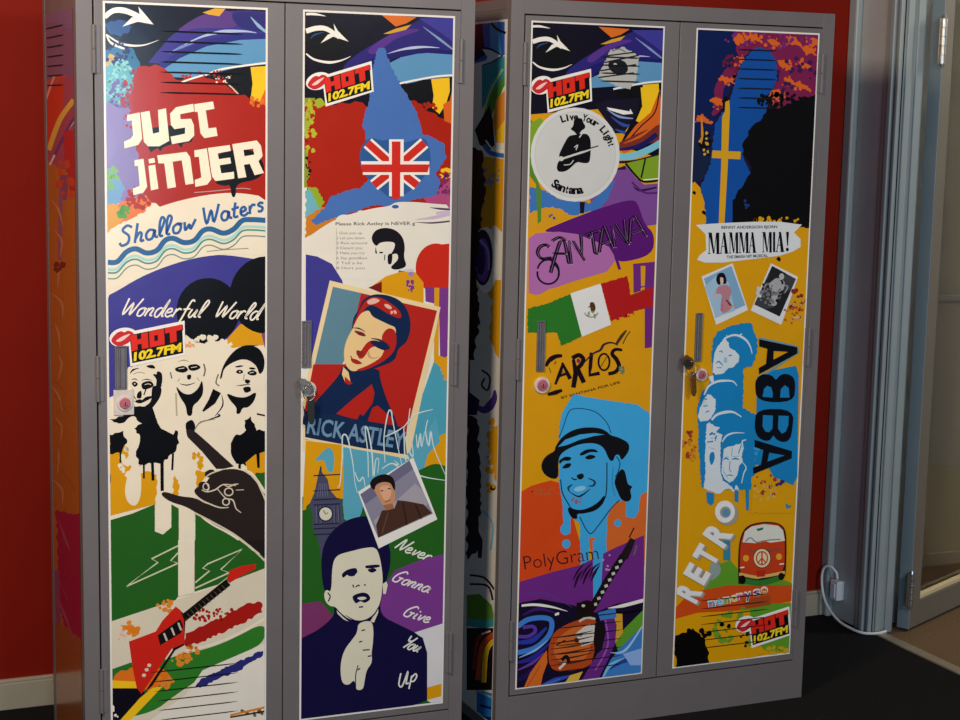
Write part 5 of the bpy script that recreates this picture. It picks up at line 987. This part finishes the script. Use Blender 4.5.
def art_side_one(L):
    R_ = (.035, .41, .02, 1.735); A = Art(L, 'side', R_, -.0006); A.clip = R_; A.rectfill('#b56a24')
    A.part('side_print', 'orange and crimson vinyl print on the left side')
    A.F_(0, 0, 2)
    A.p('#6d6488', [80, 0, 160, 0, 160, 180, 80, 180]); A.p('#6f5c78', [80, 40, 150, 60, 150, 170, 80, 180], rag=4); A.p('#c84a34', [90, 160, 130, 150, 140, 240, 100, 300, 88, 220], rag=5); A.p('#a04a5c', [84, 170, 150, 150, 156, 300, 130, 340, 90, 320], rag=5, seed=3)
    A.p('#cf3a20', [92, 180, 128, 160, 124, 240, 96, 290]); A.s('#e0b84a', [98, 300, 120, 240, 148, 200], 10); A.s('#d9d0d4', [100, 330, 130, 270, 150, 240], 4); A.s('#4a3a80', [110, 310, 140, 250, 156, 230], 6); A.s('#e8a08a', [92, 200, 110, 150], 4)
    A.p('#b82a2c', [128, 260, 156, 260, 156, 380, 140, 380, 130, 320], rag=4); A.p('#7c4a66', [120, 350, 140, 350, 134, 400, 120, 400]); A.s('#8a5a7a', [122, 380, 120, 520], 8)
    for i in range(11): A.s('#c98a5c', [104+(i % 3)*7, 400+i*62, 118+(i % 2)*6, 420+i*62, 126-(i % 3)*5, 452+i*62], 5, tp=(.2, .2))
    A.dots('#5a2a1c', 120, 534, 10, 8, 10, 3, 6, 4); A.dots('#cc4a24', 130, 360, 20, 40, 14, 3, 8, 6)
    A.F_(0, 360, 2)
    A.p('#a01a44', [112, 300, 165, 310, 165, 560, 140, 560, 120, 500], rag=4, seed=5); A.s('#8a4a70', [114, 420, 118, 560], 10); A.p('#9a5a2a', [105, 520, 140, 540, 165, 560, 165, 760, 105, 760], rag=4)
    for q in ([118, 320, 132, 360, 140, 380], [112, 470, 130, 510, 156, 580], [118, 440, 136, 480]): A.s('#a8506c', q, 5, tp=(.2, .2))
    for q in ([110, 40, 134, 70], [104, 120, 130, 140], [112, 200, 150, 260], [110, 70, 140, 110]): A.s('#8a3a20', q, 4, tp=(.2, .2))
    A.part('swirl_pattern')
    return A
# ------------------------------------------------------------------ build the two lockers
L1, D1 = make_locker((-1.00582, -.0219, 0), -.0134933, 'grey steel two-door locker on the left, printed with a red guitar and HOT stickers', 0)
L2, D2 = make_locker((0, 0, 0), 0, 'grey steel two-door locker on the right, printed with a hatted man and ABBA', 0)
L1['label'] = 'left grey steel two-door locker, printed with a red guitar and a poster portrait'
L2['label'] = 'right grey steel two-door locker, printed with a hatted man and orange camper van'
bpy.context.view_layer.update()
A1 = art_one(L1); A2 = art_two(L1); A3 = art_three(L2); A4 = art_four(L2)
S2 = art_side_two(L2); S1 = art_side_one(L1)
def slots(A, door, rows, name='louvre_shade'):
    """black strips on the print for the shade in pressed ventilation slots; each row is px (x0,y0,x1,y1)"""
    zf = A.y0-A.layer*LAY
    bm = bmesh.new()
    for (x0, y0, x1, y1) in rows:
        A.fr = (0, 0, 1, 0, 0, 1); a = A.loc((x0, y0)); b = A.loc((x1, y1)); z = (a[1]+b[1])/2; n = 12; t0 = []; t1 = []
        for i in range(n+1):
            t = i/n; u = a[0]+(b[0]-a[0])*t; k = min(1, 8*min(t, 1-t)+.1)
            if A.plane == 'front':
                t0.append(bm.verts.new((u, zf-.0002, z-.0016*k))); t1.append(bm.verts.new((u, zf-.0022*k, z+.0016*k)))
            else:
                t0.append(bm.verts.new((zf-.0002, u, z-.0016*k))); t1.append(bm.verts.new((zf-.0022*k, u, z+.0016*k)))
        for i in range(n): bm.faces.new((t0[i], t0[i+1], t1[i+1], t1[i]))  # strips lie on top of the print as painted slot shade
    o = link(name, bm, M_shade, A.panel); o['label'] = 'black strips for the shade in pressed ventilation slots'
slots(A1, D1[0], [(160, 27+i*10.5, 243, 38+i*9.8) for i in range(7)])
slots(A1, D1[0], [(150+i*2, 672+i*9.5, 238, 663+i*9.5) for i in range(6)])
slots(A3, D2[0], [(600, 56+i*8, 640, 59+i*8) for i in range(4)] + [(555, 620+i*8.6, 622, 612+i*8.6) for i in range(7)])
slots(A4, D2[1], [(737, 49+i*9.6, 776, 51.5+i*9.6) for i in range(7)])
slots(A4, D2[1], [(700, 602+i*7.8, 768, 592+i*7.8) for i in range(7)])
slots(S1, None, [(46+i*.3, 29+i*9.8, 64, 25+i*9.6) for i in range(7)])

def channel(A, door, px, w=.016):
    """recessed pull strip beside the lock: raised rim and darker sunken face"""
    A.fr = (0, 0, 1, 0, 0, 1); (x0, y0), (x1, y1) = A.loc(px[:2]), A.loc(px[2:])
    xm = (x0+x1)/2; z1, z0 = max(y0, y1), min(y0, y1); zf = A.y0-A.layer*LAY-.0004
    bm = bmesh.new(); h = w/2
    for a, b in (((xm-h-.003, z0-.003), (xm-h, z1+.003)), ((xm+h, z0-.003), (xm+h+.003, z1+.003)), ((xm-h, z1), (xm+h, z1+.003)), ((xm-h, z0-.003), (xm+h, z0))):
        box(bm, (a[0], zf-.0025, a[1]), (b[0], -.0002, b[1]))
    box(bm, (xm-h, zf+.0004, z0), (xm+h, -.0002, z1)); cyl(bm, (xm-h*.25, zf-.0006, z0+.002), (xm-h*.25, zf-.0006, z1-.002), .0022, 12)
    o = link('pull_handle', bm, M_chan, door, bev=.0005); o['label'] = 'recessed grey pull strip'
def lock(A, door, px, r, facem, label, plate=False):
    A.fr = (0, 0, 1, 0, 0, 1); x, z = A.loc(px); zf = A.y0-A.layer*LAY
    bm = bmesh.new()
    cyl(bm, (x, -.0002, z), (x, zf-.004, z), r, 32, r*.97)
    if plate: box(bm, (x-.024, zf-.0015, z-.026), (x+.020, -.0002, z+.030))
    o = link('lock', bm, M_ring, door, bev=.0008); o['label'] = label
    bm = bmesh.new(); cyl(bm, (x, zf-.003, z), (x, zf-.0075, z), r*.72, 32, r*.62); cyl(bm, (x, zf-.0075, z), (x, zf-.009, z), r*.34, 20, r*.3)
    c = link('lock_face', bm, facem, door, bev=.0004)
    bm = bmesh.new(); box(bm, (x-.0008, zf-.0095, z-r*.26), (x+.0008, zf-.0088, z+r*.26)); link('keyhole', bm, M_shade, door)
    return x, zf, z
channel(A1, D1[0], (120, 347, 121, 388), .020); channel(A2, D1[1], (306, 322, 306.5, 366)); channel(A3, D2[0], (540.5, 322, 540.2, 370), .015); channel(A4, D2[1], (698.2, 314, 697.5, 360), .013)
lock(A1, D1[0], (124.5, 403), .0175, M_pinklock, 'round pink lock in a pale square plate', True)
lock(A2, D1[1], (308.5, 389), .0175, M_steel, 'round pale steel lock')
lock(A3, D2[0], (541.5, 385), .0205, M_pinklock, 'round lock with pale ring and pink centre')
lock(A4, D2[1], (700.8, 374.5), .0165, M_pinklock, 'round lock with pale ring and dark pink centre')
# keys hanging from the locks
def key_bunch(loc, rz, label, headm, fobm, tilt):
    K_ = empty('key_bunch', loc, rz); tag(K_, label, 'keys', 'keys hanging in locker locks')
    bm = bmesh.new()
    cyl(bm, (0, .0, 0), (0, -.014, 0), .0025, 12); n = 28
    # flat key bow with a hole
    out = [(.013*cos(2*pi*i/n)-.011, .0165*sin(2*pi*i/n)) for i in range(n)]; inn = [(.005*cos(2*pi*i/n)-.015, .006*sin(2*pi*i/n)) for i in range(n)]
    F0 = [bm.verts.new((x, -.012, z)) for x, z in out]; I0 = [bm.verts.new((x, -.012, z)) for x, z in inn]
    F1 = [bm.verts.new((x, -.0145, z)) for x, z in out]; I1 = [bm.verts.new((x, -.0145, z)) for x, z in inn]
    for i in range(n):
        j = (i+1) % n
        bm.faces.new((F0[i], F0[j], I0[j], I0[i])); bm.faces.new((F1[j], F1[i], I1[i], I1[j])); bm.faces.new((F0[j], F0[i], F1[i], F1[j])); bm.faces.new((I0[i], I0[j], I1[j], I1[i]))
    cyl(bm, (-.019, -.0115, .013), (-.019, -.0150, .013), .0085, 20)
    link('key', bm, headm, K_, smooth=False, bev=.0004)
    bm = bmesh.new(); P = [(-.006+.013*cos(t), -.0165+.003*sin(2*t), -.012+.017*sin(t)) for t in [2*pi*i/16 for i in range(16)]]
    tube(bm, P, .0011, 8, True, True); link('split_ring', bm, M_steel, K_, smooth=True)
    F = empty('fob', (.0, -.017, -.028)); F.parent = K_
    bpy.data.objects.remove(F)
    bm = bmesh.new(); c, s = cos(tilt), sin(tilt)
    pts = [(-.0065, 0), (.0065, 0), (.0085, -.012), (.0075, -.052), (.003, -.062), (-.003, -.062), (-.0075, -.052), (-.0085, -.012)]
    q = [(x*c-z*s-.001, x*s+z*c-.022) for x, z in pts]
    a = [bm.verts.new((x, -.0135, z)) for x, z in q]; b = [bm.verts.new((x, -.0185, z)) for x, z in q]
    bm.faces.new(a); bm.faces.new(b[::-1])
    for i in range(len(q)): bm.faces.new((a[(i+1) % 8], a[i], b[i], b[(i+1) % 8]))
    o = link('fob', bm, fobm, K_, bev=.0015); o['label'] = 'dark tapered fob'
    return K_
def key_at(A, px, *a):
    A.fr = (0, 0, 1, 0, 0, 1); x, z = A.loc(px); p = A.root.matrix_basis @ Vector((x, A.y0-A.layer*LAY-.006, z))
    return key_bunch(p, A.root.rotation_euler.z, *a)
key_at(A2, (308.5, 386), 'steel keys with a dark fob hanging in the left locker, on the portrait poster door', M_steel, M_darkfob, 0.02)
k2 = key_at(A4, (688.5, 362), 'brass and black keys hanging in the right locker, beside the blue heads', M_brass, M_brass, .10)
bm = bmesh.new(); cyl(bm, (-.019, -.016, .002), (-.019, -.0205, .002), .0105, 22); cyl(bm, (-.016, -.015, .0), (-.002, -.017, -.002), .0035, 12); o = link('key_cap', bm, M_darkfob, k2, bev=.001); o['label'] = 'black plastic key cap'
